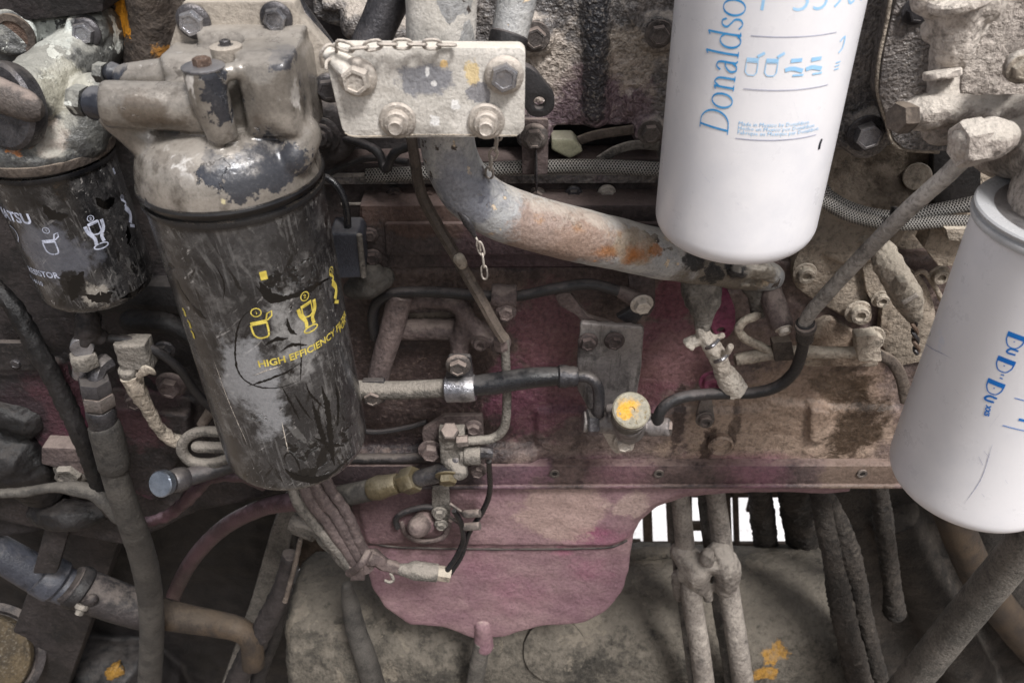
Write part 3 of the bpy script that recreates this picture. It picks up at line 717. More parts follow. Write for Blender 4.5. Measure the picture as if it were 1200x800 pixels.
# covers behind the rod, right of the round pipe end
cv = thing('gear_cover', 'tan dusty gear case cover with overlapping rounded lobes and round bolts', 'gear cover', (1030, 320, .67))
obj('back_face', disp(cast([plate([(955, 150), (1215, 150), (1215, 420), (1090, 430), (900, 430), (890, 330)], .685, .02, 2),
      tube([(1000, 250, .69), (1000, 250, .672)], 60, cap='flat', seg=30)], .003, 4), .001, 50), M['cover_brown'], cv, sharp=0)
obj('lobe_plate', plate([(928, 312), (940, 288), (985, 285), (1006, 300), (1018, 350), (1024, 376), (1008, 384), (990, 372), (950, 350), (930, 335)], .662, .02, 2.5, rnd=9), M['cover_brown'], cv)
obj('arm_plate', plate([(1008, 300), (1024, 296), (1042, 345), (1040, 358), (1028, 362), (1016, 345)], .655, .02, 2, rnd=7), M['cover_brown'], cv)
obj('belt_guard', plate([(1040, 320), (1060, 312), (1085, 330), (1096, 360), (1100, 420), (1050, 430), (1030, 400), (1034, 360)], .66, .02, 2, rnd=9), M['cover_brown'], cv)
obj('lower_lobe', plate([(950, 384), (975, 372), (1000, 390), (1022, 400), (1032, 430), (940, 430)], .66, .02, 2, rnd=9), M['cover_brown'], cv)
obj('curved_rib', tube([(1062, 330, .655), (1080, 318, .655), (1092, 330, .655), (1104, 352, .655)], 3, lump=.1), M['cover_brown'], cv)
obj('gap_shade_plate', plate([(1094, 150), (1150, 150), (1150, 250), (1094, 250)], .67, .01, 2), M['black_grime'], cv)  # black plate stands in for the shade of a gap
obj('hub', tube([(1075, 207, .68), (1075, 207, .65)], 16, cap='flat', seg=24), M['dust_tan'], cv)
for px, py, r in ((943, 320, 10), (1005, 365, 11), (1032, 350, 8), (1014, 284, 7), (1100, 322, 9), (1020, 396, 12)):
    bolt(px, py, .655, r, M['dust_tan'], cv, 'socket')
hb = thing('angled_bracket', 'dusty brown angular bracket with cut corners beside the sensor plug', 'bracket', (1110, 290, .64))
obj('face_plate', plate([(1092, 268), (1150, 268), (1150, 312), (1100, 312), (1083, 290)], .635, .02, 1.5), M['cover_brown'], hb)
obj('shelf', plate([(1108, 268), (1150, 268), (1150, 286), (1112, 282)], .62, .02, 1.5), M['dust_tan'], hb)

# upper casting between the two pale cans
uc = thing('upper_casting', 'dark grey rough casting with a vertical rib and one large bolt between the white filters', 'casting', (1000, 90, .62))
obj('rib_body', cast([plate([(960, -70), (1050, -70), (1050, 20), (1036, 90), (1040, 130), (1050, 172), (960, 175)], .63, .06, 2, rnd=4),
     tube([(1022, -60, .64), (1000, 60, .64), (978, 165, .64)], 10, cap='round'),
     lathe([(R(30, 1015, 157, .62), -.02), (R(28, 1015, 157, .62), .006), (R(22, 1015, 157, .62), .008)], W(1015, 157, .63), (0, -1, 0))], .0024, 4, .001, 120), M['cast_grey'], uc, sharp=0)
bolt(1014, 156, .619, 16, M['steel'], uc, wmat=M['steel_dark'])
obj('flange_plate', plate([(1064, -60), (1230, -60), (1230, 182), (1062, 176), (1048, 165), (1030, 110), (1036, 60), (1050, 0)], .60, .02, 2, rnd=5), M['cast_grey'], uc)
obj('gasket', tube([(1048, -40, .603), (1040, 20, .603), (1030, 70, .603), (1028, 105, .603), (1038, 140, .603), (1052, 172, .603), (1100, 178, .603)], 2.5, lump=.2), M['dust_tan'], uc)
bolt(1073, 13, .597, 12, M['steel_dark'], uc)

fc = thing('fuel_filter_mount', 'heavily dusted beige filter head casting with stacked unions at the top corner', 'filter head', (1140, 100, .52))
fg = cast([tube([(1128, -50, .54), (1122, 0, .54), (1118, 60, .54)], [34, 30, 24], cap='round', lump=.1),
    tube([(1112, 0, .545), (1145, 0, .545)], 32, cap='round'), tube([(1095, 35, .55), (1140, 35, .55)], 16, cap='round'),
    tube([(1110, 60, .55), (1106, 90, .54), (1104, 130, .53)], [20, 17, 17], cap='round', lump=.1),
    tube([(1062, 135, .53), (1085, 132, .525), (1130, 128, .52), (1210, 130, .52)], [17, 22, 17, 18], cap='round', lump=.12),
    plate([(1140, -60), (1260, -60), (1260, 150), (1120, 150), (1128, 60)], .575, .03, 4, rnd=8), tube([(1108, 26, .535), (1142, 26, .535)], 9, cap='flat'), tube([(1090, -2, .54), (1150, 2, .54)], 22, cap='round'), tube([(1150, 132, .52), (1158, 131, .52)], 21, cap='flat'),
    tube([(1100, 150, .54), (1180, 155, .53)], 20, cap='round', lump=.15), 
    tube([(1196, 78, .53), (1200, 78, .49)], 19, cap='flat', seg=20), tube([(1175, 175, .52), (1225, 180, .47)], 34, cap='round', lump=.1)], .0018, 2, .0009, 200)
obj('head_casting', fg, M['dust_beige'], fc, sharp=0)
obj('plug', lathe([(.0100, -.004), (.0105, .0), (.0105, .006), (.0095, .0075), (.004, .0078)], W(1060, 138, .520), (-.9, -.35, .1), nseg=6), M['brown_grime'], fc)
obj('band', tube([(1124, -4, .528), (1124, 2, .528)], 36, cap='flat', seg=40, lump=.03), M['dust_beige'], fc)
obj('band', tube([(1104, 84, .528), (1104, 90, .527)], 21, cap='flat', seg=30, lump=.03), M['dust_beige'], fc)
bolt(1165, 161, .522, 7, M['dust_tan'], fc, 'socket')
bolt(1196, 80, .486, 12, M['dust_tan'], fc)

# ================================================================== the four spin-on filters
def can(name, label, cx, cy, r, ztop, zbot, mt, seamm, group, rnd=.012, dome=False):
    t = thing(name, label, 'filter', (cx, cy, zbot), group)
    zp = (ztop + max(zbot, ztop - .3)) / 2; t.location = (cx, cy, zp); t.rotation_euler = (0, -LEAN, 0)
    H = ztop - zbot
    prof = [(.002, -.004), (r * .5, -.0045), (r - rnd * 1.25, -.0025)]
    for i in range(9):
        a = math.pi / 2 * i / 8
        prof.append((r - rnd + rnd * math.sin(a), rnd * (1 - math.cos(a)) - .0015 * (1 - i / 8)))
    n = 26
    for i in range(1, n): prof.append((r, rnd + (H - rnd - .008) * i / n))
    prof += [(r, H - .008)]
    g = lathe(prof, (cx, cy, zbot), (0, 0, 1), 112)
    # slight dents
    g = ([v + Vector((v.x - cx, v.y - cy, 0)) * (.006 * noise.noise(v * 14)) * (0 if v.z > ztop - .012 else 1) for v in g[0]], g[1], None)
    body = obj('can', g, mt, t, sharp=50)
    s = lathe([(r - .001, H - .009), (r + .0016, H - .0085), (r + .0022, H - .0065), (r + .0016, H - .0045), (r - .0006, H - .004), (r - .0006, H - .002), (r + .0012, H - .0015), (r + .0016, H), (r + .0006, H + .0012), (r - .006, H + .0014), (r - .01, H)], (cx, cy, zbot), (0, 0, 1), 112)
    obj('rolled_seam', s, seamm, t)
    return t, body, (cx, cy, r, zp)

# --- black long filter
FB, FBb, CB = can('black_filter', 'long scuffed black spin-on filter with yellow print and scraped grime', -.187, .512, .0592, -.239, -.490, M['can_black'], M['can_seam'], 'spin-on filters on the engine')
def circled(n_, s):
    r = s * .5
    g = stroke2d([(r * math.cos(a * .5236), r * math.sin(a * .5236)) for a in range(12)], s * .11, closed=True)
    D = {1: [(-.06, .08), (.03, .2), (.03, -.22)], 2: [(-.14, .12), (0, .22), (.13, .1), (-.14, -.2), (.15, -.2)], 3: [(-.13, .2), (.1, .18), (0, .02), (.12, -.1), (-.12, -.2)]}[n_]
    return m2(g, stroke2d([(x * s, y * s) for x, y in D], s * .1, smooth=False))
def cup_icon(s):      # filter with its seal being oiled
    return m2(stroke2d([(-.5 * s, .25 * s), (-.46 * s, -.35 * s), (-.25 * s, -.62 * s), (.05 * s, -.66 * s), (.32 * s, -.5 * s), (.36 * s, .3 * s)], s * .1, smooth=True),
              fill2d([(-.5 * s, .2 * s), (.38 * s, .25 * s), (.38 * s, .5 * s), (-.5 * s, .45 * s)]),
              stroke2d([(.35 * s, .45 * s), (.48 * s, .85 * s), (.75 * s, .95 * s), (.7 * s, .65 * s), (.4 * s, .42 * s)], s * .08, smooth=False))
def hands_icon(s):    # two hands screwing a filter on
    return m2(stroke2d([(-.3 * s, .55 * s), (.3 * s, .6 * s), (.3 * s, 0), (.1 * s, -.14 * s), (-.2 * s, -.1 * s), (-.3 * s, .1 * s)], s * .09, smooth=False, closed=True),
              fill2d([(-.34 * s, .48 * s), (.34 * s, .55 * s), (.34 * s, .74 * s), (-.34 * s, .66 * s)]),
              stroke2d([(-.5 * s, .55 * s), (-.44 * s, .1 * s), (-.22 * s, -.34 * s), (-.24 * s, -.75 * s)], s * .2),
              stroke2d([(.52 * s, .65 * s), (.48 * s, .15 * s), (.22 * s, -.3 * s), (.24 * s, -.7 * s)], s * .2),
              stroke2d([(.42 * s * math.cos(a * .6283), -.92 * s + .17 * s * math.sin(a * .6283)) for a in range(10)], s * .08, closed=True))
def wrench_icon(s):
    return m2(stroke2d([(-.2 * s, .9 * s), (.1 * s, .55 * s), (-.1 * s, .45 * s)], s * .12), stroke2d([(-.1 * s, .4 * s), (.2 * s, -.1 * s), (-.1 * s, -.5 * s)], s * .3), stroke2d([(-.2 * s, -.6 * s), (.2 * s, -.85 * s)], s * .16))
def pr(name, g, canp, px, py, mt, par, rot=0): return obj(name, wrap(g, canp, px, py, rot), mt, par, sharp=0)
Y_ = M['print_yellow']
pr('lettering', text2d('HIGH EFFICIENCY FILTER', .0080, .022), CB, 303, 430, Y_, FBb)
pr('lettering', text2d('FOR', .0080, .02), CB, 398, 390, Y_, FBb)
pr('print_square', fill2d([(-.0024, -.003), (.0022, -.003), (.0022, .0034), (-.0024, .0034)]), CB, 309, 323, Y_, FBb)
pr('number_mark', circled(1, .0066), CB, 300, 366, Y_, FBb); pr('oiling_icon', cup_icon(.0125), CB, 306, 384, Y_, FBb)
pr('number_mark', circled(2, .0066), CB, 357, 347, Y_, FBb); pr('hands_icon', hands_icon(.0135), CB, 361, 368, Y_, FBb)
pr('number_mark', circled(3, .0066), CB, 388, 318, Y_, FBb); pr('wrench_icon', wrench_icon(.016), CB, 391.5, 338, Y_, FBb)
for q in ((216, 366), (222, 380), (226, 392)):
    pr('print_square', stroke2d([(-.001, .003), (.001, .002), (.0005, -.003)], .0022), CB, q[0], q[1], Y_, FBb)

def canline(canp, pts, w, par, mt, off=.00012, name='oil_streak'):
    ax, ay, r, zp = canp; t0, z0 = cyl_hit(pts[0][0], pts[0][1], *canp)
    q = []
    for px, py in pts:
        th, z = cyl_hit(px, py, *canp); q.append(((th - t0) * r, z - z0))
    P = [Vector((x, y, 0)) for x, y in q]
    if len(P) > 2: P, _ = catmull(P, [1] * len(P), .0012)
    V = []; F = []
    for i, p in enumerate(P):
        t = (P[min(i + 1, len(P) - 1)] - P[max(i - 1, 0)]).normalized(); nn = Vector((-t.y, t.x, 0))
        e = min(1, 3.2 * min(i, len(P) - 1 - i) / len(P) + .15)
        for sg in (1, -1):
            ww = w * e * (.55 + .9 * abs(noise.noise(Vector((p.x * 260 + sg * 9, p.y * 260, sg * 3.1)))) * 1.6)
            V.append((p.x + nn.x * ww * sg / 2, p.y + nn.y * ww * sg / 2))
        if i: F.append((2 * i - 2, 2 * i - 1, 2 * i + 1, 2 * i))
    return obj(name, wrap((V, F), canp, pts[0][0], pts[0][1], 0, off), mt, par, sharp=0)
OL = mat('oil', [(9, 9, 9), (16, 15, 14)], rough=.16, bump=(400, .1), speck=.1, spec=.6)
for pts, w in (([(296, 362), (284, 372), (277, 392), (276, 420), (282, 440), (300, 452), (326, 454), (350, 446)], .0016), ([(300, 335), (318, 352), (345, 346), (378, 330), (386, 326)], .0045), ([(304, 330), (314, 344), (336, 350)], .006),
               ([(377, 452), (384, 480), (388, 520), (392, 545)], .006), ([(366, 470), (374, 498), (384, 528)], .0045), ([(393, 448), (396, 470), (396, 500)], .0028), ([(330, 452), (345, 480), (352, 494)], .0016), ([(344, 460), (356, 480), (366, 492)], .0016), ([(358, 448), (364, 462), (380, 478)], .0018),
               ([(368, 512), (384, 520), (404, 522)], .003), ([(336, 545), (333, 536), (339, 530), (348, 540), (353, 556)], .0013), ([(334, 549), (345, 558), (365, 562), (385, 556)], .0070), ([(345, 562), (375, 563), (400, 545), (416, 530)], .0030),
               ([(207, 328), (212, 342), (222, 354)], .006), ([(224, 356), (232, 366), (242, 374)], .005), ([(290, 452), (310, 446), (335, 436), (352, 425)], .0018), ([(352, 398), (353, 420), (352, 446)], .0013), ([(252, 310), (262, 330), (262, 352)], .0009),
               ([(310, 405), (322, 398), (338, 396)], .003), ([(328, 412), (342, 404), (360, 404)], .0024), ([(336, 372), (340, 386), (348, 392)], .003)):
    canline(CB, pts, w, FBb, OL)
for pts, w in (([(296, 440), (312, 434), (330, 428)], .0008), ([(250, 420), (268, 470), (290, 520)], .0006), ([(330, 492), (334, 512), (338, 530)], .0007), ([(396, 452), (399, 466)], .0009)):
    canline(CB, pts, w, FBb, M['dust_pale'], name='scratch')

# --- short black filter with white print
FN, FNb, CN = can('short_black_filter', 'short glossy black filter with worn white print under the corroded grey head', -.3667, .61, .0472, -.262, -.392, M['can_navy'], M['can_seam'], 'spin-on filters on the engine')
Wt = M['print_white']
pr('lettering', text2d('MATSU', .0125, .03), CN, 2, 250, Wt, FNb)
pr('lettering', text2d('RESISTOR', .0078, .022), CN, 35, 317.5, Wt, FNb); pr('lettering', text2d('411-4110', .0062, .015), CN, 28, 327, Wt, FNb)
pr('number_mark', circled(1, .0050), CN, 54, 270, Wt, FNb); pr('oiling_icon', cup_icon(.0115), CN, 60, 288, Wt, FNb)
pr('number_mark', circled(2, .0050), CN, 106, 256, Wt, FNb); pr('hands_icon', hands_icon(.0135), CN, 113, 272, Wt, FNb)
pr('number_mark', circled(3, .0046), CN, 143, 232, Wt, FNb); pr('wrench_icon', wrench_icon(.016), CN, 150, 250, Wt, FNb)
pr('print_square', stroke2d([(0, .002), (.0003, -.003)], .0024), CN, 133, 200, Wt, FNb)
pr('dented_mark', stroke2d([(-.004, .008), (.002, .006), (.003, 0), (-.001, -.006)], .0009), CN, 19, 276, Wt, FNb)

for pts, w in (([(98, 318), (88, 334), (84, 352)], .011), ([(100, 345), (118, 350), (132, 342)], .010), ([(112, 232), (122, 240), (134, 232)], .010), ([(50, 240), (62, 252), (80, 252)], .009), ([(149, 264), (151, 278), (149, 286)], .006), ([(140, 350), (156, 344), (170, 330)], .004)):
    canline(CN, pts, w, FNb, OL)
# --- white filter in the middle
FW, FWb, CW = can('white_filter', 'large white spin-on filter with pale blue serif lettering hiding the elbow pipe end', .1654, .5507, .0592, -.055, -.303, M['white_can'], M['seam_white'], 'spin-on filters on the engine', rnd=.016)
def arc(cx, cy, rx, ry, a0, a1, n=9): return [(cx + rx * math.cos(math.radians(a0 + (a1 - a0) * i / (n - 1))), cy + ry * math.sin(math.radians(a0 + (a1 - a0) * i / (n - 1)))) for i in range(n)]
def donald():
    tk, tn = .135, .04; out = []; x = 0
    S = lambda p, **k: stroke2d(p, tk, tn, **k)
    # D
    out += [S([(.25, 0), (.38, 1.5)], smooth=False), S([(.38, 1.47)] + arc(.6, .76, .86, .72, 78, -82, 11) + [(.25, .03)]), S([(.0, .02), (.55, .02)], smooth=False), S([(.1, 1.48), (.6, 1.48)], smooth=False)]
    x = 1.72
    out += [t2(S(arc(.45, .5, .45, .5, 0, 330, 12), closed=True), 1, x)]; x += 1.12
    out += [t2(m2(S([(.2, 0), (.2, .98)], smooth=False), S([(.2, .72), (.45, .97), (.7, .85), (.78, .6), (.78, 0)]), S([(.02, .03), (.4, .03)], smooth=False), S([(.6, .03), (.97, .03)], smooth=False), S([(0, .9), (.22, .98)], smooth=False)), 1, x)]; x += 1.13
    out += [t2(m2(S([(.12, .78), (.3, .97), (.55, .93), (.64, .72), (.64, .1), (.8, .02)]), S([(.64, .6), (.3, .5), (.08, .28), (.18, .04), (.42, .04), (.64, .25)])), 1, x)]; x += .95
    out += [t2(m2(S([(.2, 0), (.2, 1.62)], smooth=False), S([(.02, .03), (.4, .03)], smooth=False), S([(0, 1.52), (.22, 1.62)], smooth=False)), 1, x)]; x += .55
    out += [t2(m2(S([(.82, 0), (.82, 1.62)], smooth=False), S(arc(.45, .48, .42, .48, 40, 320, 11)), S([(.62, 1.52), (.84, 1.62)], smooth=False), S([(.82, .03), (1.0, .06)], smooth=False)), 1, x)]; x += 1.12
    out += [t2(S([(.6, .78), (.45, .97), (.2, .93), (.12, .72), (.35, .54), (.58, .38), (.6, .14), (.35, .02), (.05, .16)]), 1, x)]; x += .82
    out += [t2(S(arc(.45, .5, .45, .5, 0, 330, 12), closed=True), 1, x)]; x += 1.12
    out += [t2(m2(S([(.2, 0), (.2, .98)], smooth=False), S([(.2, .72), (.45, .97), (.7, .85), (.78, .6), (.78, 0)])), 1, x)]
    return m2(*out)
DG = donald(); pr('lettering', ([(x * .0098, y * .0134) for x, y in DG[0]], DG[1]), CW, 853, 158, M['print_blue'], FWb, 90)
pr('lettering', text2d('P 559000', .0235, -.012), CW, 887, 12.5, M['print_blue_pale'], FWb)
def rule(px0, py, L, mt, w=.00035): return pr('ruled_line', stroke2d([(0, 0), (L, 0)], w, smooth=False), CW, px0, py, mt, FWb)
rule(880, 42, .053, M['print_grey'], .0005); rule(871, 104, .055, M['print_grey'], .0005); rule(862, 162, .054, M['print_grey'], .0006)
for i, s in enumerate(('Made in Mexico by Donaldson', 'Hecho en Mexico por Donaldson', 'Fabrique au Mexique par Donaldson')):
    pr('lettering', text2d(s, .0037, 0, 1), CW, 865 - i * .6, 146.5 + i * 5.2, M['print_blue_pale'], FWb)
for i, (px, py) in enumerate(((881, 78), (904, 79), (934, 77), (957, 75))):
    s = .0085
    g = m2(stroke2d([(-.4 * s, .3 * s), (-.4 * s, -.4 * s), (-.2 * s, -.62 * s), (.25 * s, -.62 * s), (.4 * s, -.4 * s), (.4 * s, .3 * s)], s * .08, smooth=False, closed=True), fill2d([(-.42 * s, .35 * s), (.42 * s, .35 * s), (.42 * s, .6 * s), (-.42 * s, .6 * s)]),
           stroke2d([(.3 * s, .7 * s), (.75 * s, 1.0 * s)], s * .2)) if i < 2 else m2(fill2d([(-.5 * s, .2 * s), (.3 * s, .25 * s), (.3 * s, .5 * s), (-.5 * s, .5 * s)]), stroke2d([(-.8 * s, -.3 * s), (-.3 * s, -.2 * s), (.5 * s, -.4 * s)], s * .3), stroke2d([(-.2 * s, -.7 * s), (.6 * s, -.7 * s)], s * .14))
    pr('fitting_icon', g, CW, px, py, M['print_blue_pale'], FWb)
pr('ink_mark', stroke2d([(0, .003), (-.001, 0), (-.0008, -.004)], .0022), CW, 962, 168, M['box_blue'], FWb)
pr('ink_mark', stroke2d([(-.002, .004), (.002, .006), (.002, 0), (-.001, -.003)], .0012), CW, 985, 56, M['print_blue_pale'], FWb)
for k in range(3): pr('ink_mark', stroke2d([(-.0022, 0), (.0022, 0)], .0007), CW, 982 - k, 73 + k * 4, M['print_blue_pale'], FWb)
hw = thing('filter_mount', 'grey cast head that the middle white filter screws up into', 'filter head', (.1654, .5507, -.05))
obj('head_dome', lathe([(.061, -.003), (.062, .006), (.058, .012), (.045, .03), (.03, .04), (.03, .07)], (.1654, .5507, -.05)), M['filter_head'], hw)
obj('head_arm', tube_w([(.1654, .5507, .0), (.1654, .62, .02), (.1654, .74, .02)], .028), M['filter_head'], hw)

for pts, w in (([(782, 148), (785, 151)], .0012), ([(776, 225), (778, 229)], .0012), ([(862, 236), (866, 240)], .0008), ([(789, 30), (787, 32)], .0012), ([(800, 165), (806, 170)], .0007), ([(820, 200), (832, 214)], .0004), ([(930, 120), (936, 140)], .0004)):
    canline(CW, pts, w, FWb, M['print_grey'], name='scuff')
# --- white filter at the side
FR, FRb, CR = can('second_white_filter', 'white filter with bold dark blue print under the dusty beige head',   .353, .4477, .0592, -.234, -.467, M['white_can'], M['seam_white'], 'spin-on filters on the engine', rnd=.014)
def dsym(s):   # bold stem, thin bowl, small dot
    return m2(fill2d([(0, -.5 * s), (.34 * s, -.5 * s), (.34 * s, .5 * s), (0, .5 * s)]), stroke2d([(.26 * s, .45 * s), (.6 * s, .42 * s), (.95 * s, .2 * s), (.95 * s, -.2 * s), (.6 * s, -.42 * s), (.26 * s, -.45 * s)], s * .075), stroke2d([(.5 * s, 0), (.58 * s, 0)], s * .07, smooth=False))
def nsym(s): return stroke2d([(0, .5 * s), (0, -.05 * s), (.25 * s, -.3 * s), (.5 * s, -.25 * s), (.45 * s, .4 * s)], s * .2)
Bs = M['print_blue_strong']; sc_ = .0105
for g, px, py in ((dsym(sc_), 1192.5, 391.5), (nsym(.0070), 1186.5, 409), (dsym(sc_), 1180.5, 420), (dsym(sc_), 1168.5, 446.5), (nsym(.0078), 1161, 464)):
    pr('lettering', g, CR, px, py, Bs, FRb, -90)
for px, py in ((1175, 439), (1173.5, 443)): pr('lettering', stroke2d([(0, -.0009), (0, .0009)], .0009, smooth=False), CR, px, py, Bs, FRb, -90)
pr('lettering', text2d('xxs', .0062, .03), CR, 1156, 474, Bs, FRb, -82)
pr('ruled_line', stroke2d([(0, 0), (.03, 0)], .0006, smooth=False), CR, 1189, 466, Bs, FRb)
pr('ruled_line', stroke2d([(0, 0), (.03, 0)], .0006, smooth=False), CR, 1175, 498, Bs, FRb)
pr('ruled_line', stroke2d([(0, 0), (.03, 0)], .0020, smooth=False), CR, 1194, 491, Bs, FRb)
obj('top_plate', lathe([(.0585, 0), (.058, .001), (.05, .0015), (.03, .004), (.002, .004)], (.353, .4477, -.2355), (0, 0, 1), 80), M['steel'], FR)
obj('neck', cast([tube_w([(.354, .450, -.236), (.356, .455, -.19), (.37, .46, -.15)], [.046, .044, .046], lump=.08)], .002, 3, .001, 160), M['dust_beige'], fc, sharp=0)

for pts, w in (([(1086, 430), (1089, 427)], .0016), ([(1125, 497), (1128, 502)], .0012), ([(1147, 535), (1152, 545)], .0022), ([(1153, 528), (1160, 536)], .0014), ([(1178, 562), (1181, 566)], .0014), ([(1160, 500), (1172, 484)], .0006), ([(1130, 590), (1150, 560), (1163, 520)], .0005), ([(1085, 402), (1100, 412), (1116, 420)], .0007), ([(1118, 455), (1124, 462)], .0008), ([(1150, 578), (1154, 582)], .0014)):
    canline(CR, pts, w, FRb, M['print_grey'], name='scuff')
# ================================================================== head of the long black filter
ax_, ay_ = -.187, .512
hd = thing('long_filter_mount', 'weathered beige cast filter head with chipped dark paint above the long black filter', 'filter head', (ax_, ay_, -.2))
zr = -.2385
dome = lathe([(.0590, -.001), (.0606, .0), (.0606, .006), (.0598, .012), (.0575, .020), (.053, .028), (.045, .035), (.034, .039), (.002, .040)], (ax_ - .003, ay_, zr), (-.024, 0, 1), 72)
shapes = [dome,
    box_w((-.167, .478, -.203), (-.130, .53, -.150), .015),
    box_w((-.218, .494, -.208), (-.128, .54, -.157), .016), box_w((-.20, .520, -.17), (-.130, .545, -.146), .010),
    tube_w([W(124, 122, .483), W(180, 124, .486), W(250, 126, .490)], [.0142, .0146, .016], cap='flat'),
    tube_w([W(135, 138, .492), W(175, 160, .498), W(200, 180, .50)], [.010, .016, .018], cap='round'),
    tube_w([W(150, 92, .512), W(230, 84, .515)], [.0095, .011], cap='round'),
    tube_w([Vector((-.1805, .478, -.155)), Vector((-.180, .477, -.175)), Vector((-.1775, .478, -.198))], [.0122, .0118, .0095], cap='flat'),
    ball(W(271, 84, .482), .0055),
    tube_w([W(352, 158, .50), W(345, 185, .49)], [.014, .012], cap='round')]
obj('head_casting', cast(shapes, .0014, 12, .0003, 60), M['filter_head'], hd, sharp=0)
obj('base_ring', lathe([(.0600, -.0015), (.0618, -.001), (.0624, .0005), (.0618, .002), (.0600, .0025)], (ax_ - .003, ay_, zr + .001), (-.024, 0, 1), 96), M['can_seam'], hd)
obj('mounting_flange', plate([(214, 2), (344, 2), (352, 22), (388, 62), (398, 92), (396, 118), (372, 118), (352, 138), (300, 150), (200, 140), (194, 70)], .535, .014, 2, rnd=4), M['mount_plate'], hd)
bolt(227, 25, .534, 15, M['steel'], hd, 'flange', wmat=M['steel_dark']); bolt(324, 21, .534, 14, M['steel'], hd, 'flange', wmat=M['steel_dark']); bolt(386, 103, .534, 13, M['steel_dark'], hd, 'flange')
obj('boss_washer', lathe([(.0125, 0), (.0125, .0010), (.0115, .0016), (.002, .0016)], (-.1805, .478, -.1548), (.0, .0, 1), 28), M['steel'], hd)
_b = bolt(240, 78, .466, 11, M['rust'], hd, 'hex', d=(0, 0, 1), washer=False)
_b.location = Vector((-.1805, .478, -.1540)) - hd.location
obj('sensor_disc', lathe([(.0090, -.010), (.0095, .0008), (.0080, .0016), (.002, .0016)], (-.172, .499, -.1495), (.0, .0, 1), 28), M['mount_plate'], hd)
_b = bolt(254, 55, .49, 6.5, M['steel_dark'], hd, 'socket', d=(0, 0, 1)); _b.location = Vector((-.172, .499, -.1482)) - hd.location
fp = thing('pipe_fitting', 'dark blue-black round pipe fitting plugged into the beige head with a pale hex nut', 'pipe fitting', (108, 120, .48))
obj('collar', tube([(120, 122, .492), (112, 121, .495), (103, 120, .497)], [19, 20, 13], cap='round', seg=28), M['cap_navy'], fp)
obj('hex_nut', lathe([(.0095, 0), (.0098, .002), (.0098, .007), (.009, .009)], W(101, 119, .497), (-1, .15, .1), nseg=6), M['head_left'], fp)
fp2 = thing('small_pipe_fitting', 'small dark round fitting just above the larger blue-black one', 'pipe fitting', (135, 87, .5))
obj('collar', tube([(152, 88, .515), (146, 88, .516), (132, 86, .517), (126, 86, .518)], [11, 9, 13, 8], cap='round', seg=24), M['cap_navy'], fp2)
obj('hex_nut', lathe([(.0065, 0), (.0065, .006)], W(124, 86, .518), (-1, .15, .1), nseg=6), M['head_left'], fp2)

# head of the short filter
hl = thing('corroded_filter_mount', 'corroded grey and white filter head with a round end cap over the short filter', 'filter head', (-.368, .61, -.2))
ax2, ay2 = -.3685, .61
obj('head_casting', cast([lathe([(.0480, 0), (.0500, .003), (.0500, .010), (.0485, .014), (.046, .020), (.040, .028), (.028, .034), (.002, .036)], (ax2, ay2, -.262), (0, 0, 1), 72),
    plate([(-20, 26), (112, 18), (126, 34), (132, 70), (112, 140), (60, 175), (-20, 175)], .655, .03, 3, rnd=6),
    tube([(100, 62, .66), (62, 90, .62), (24, 120, .585)], [34, 36, 38], cap='flat'), tube([(20, 40, .655), (15, 38, .64)], 26, cap='flat'),
    tube([(100, 38, .655), (100, 38, .648)], 22, cap='flat'),
    tube([(110, 110, .61), (90, 160, .60)], [24, 34], cap='round')], .0018, 4, .0008, 110), M['head_left'], hl, sharp=0)
obj('base_ring', lathe([(.0480, -.002), (.0502, -.001), (.051, .001), (.0505, .006), (.0485, .008)], (ax2, ay2, -.262), (0, 0, 1), 96), M['brown_grime'], hl)
obj('end_cap', lathe([(.030, -.004), (.031, .0), (.031, .007), (.0285, .0095), (.003, .0095)], W(14, 124, .575), (-.35, -.85, .25), 48), M['steel_dark'], hl)
obj('cap_bar', tube_w([W(-10, 108, .56), W(32, 124, .556)], [.014, .012], cap='round', flat=.6), M['bolt_brown'], hl)
bolt(101, 38, .648, 13, M['steel'], hl, 'flange', wmat=M['steel_dark'], d=(0, -1, .1))
obj('thread_hole', lathe([(.016, 0), (.016, .003), (.011, .003), (.0105, -.002), (.001, -.002)], W(17, 41, .64), (0, -1, 0)), M['brown_grime'], hl)
obj('hole_plug', lathe([(.0105, 0), (.0105, .0005)], W(17, 41, .639), (0, -1, 0)), M['rust'], hl)

bw = thing('support_bracket', 'dark support bracket with orange flaking paint between the two black filter heads', 'bracket', (150, 60, .68))
obj('panel', disp(cast([plate([(-40, -80), (230, -80), (235, 10), (205, 110), (180, 150), (-40, 150)], .685, .03, 2), tube([(172, 80, .69), (176, 30, .685), (172, -20, .68)], 26, cap='round')], .003, 4), .001, 60), M['back_orange'], bw, sharp=0)
obj('top_bar', plate([(-40, -60), (128, -60), (120, 14), (60, 22), (-40, 30)], .645, .04, 2), M['dark_grime'], bw)

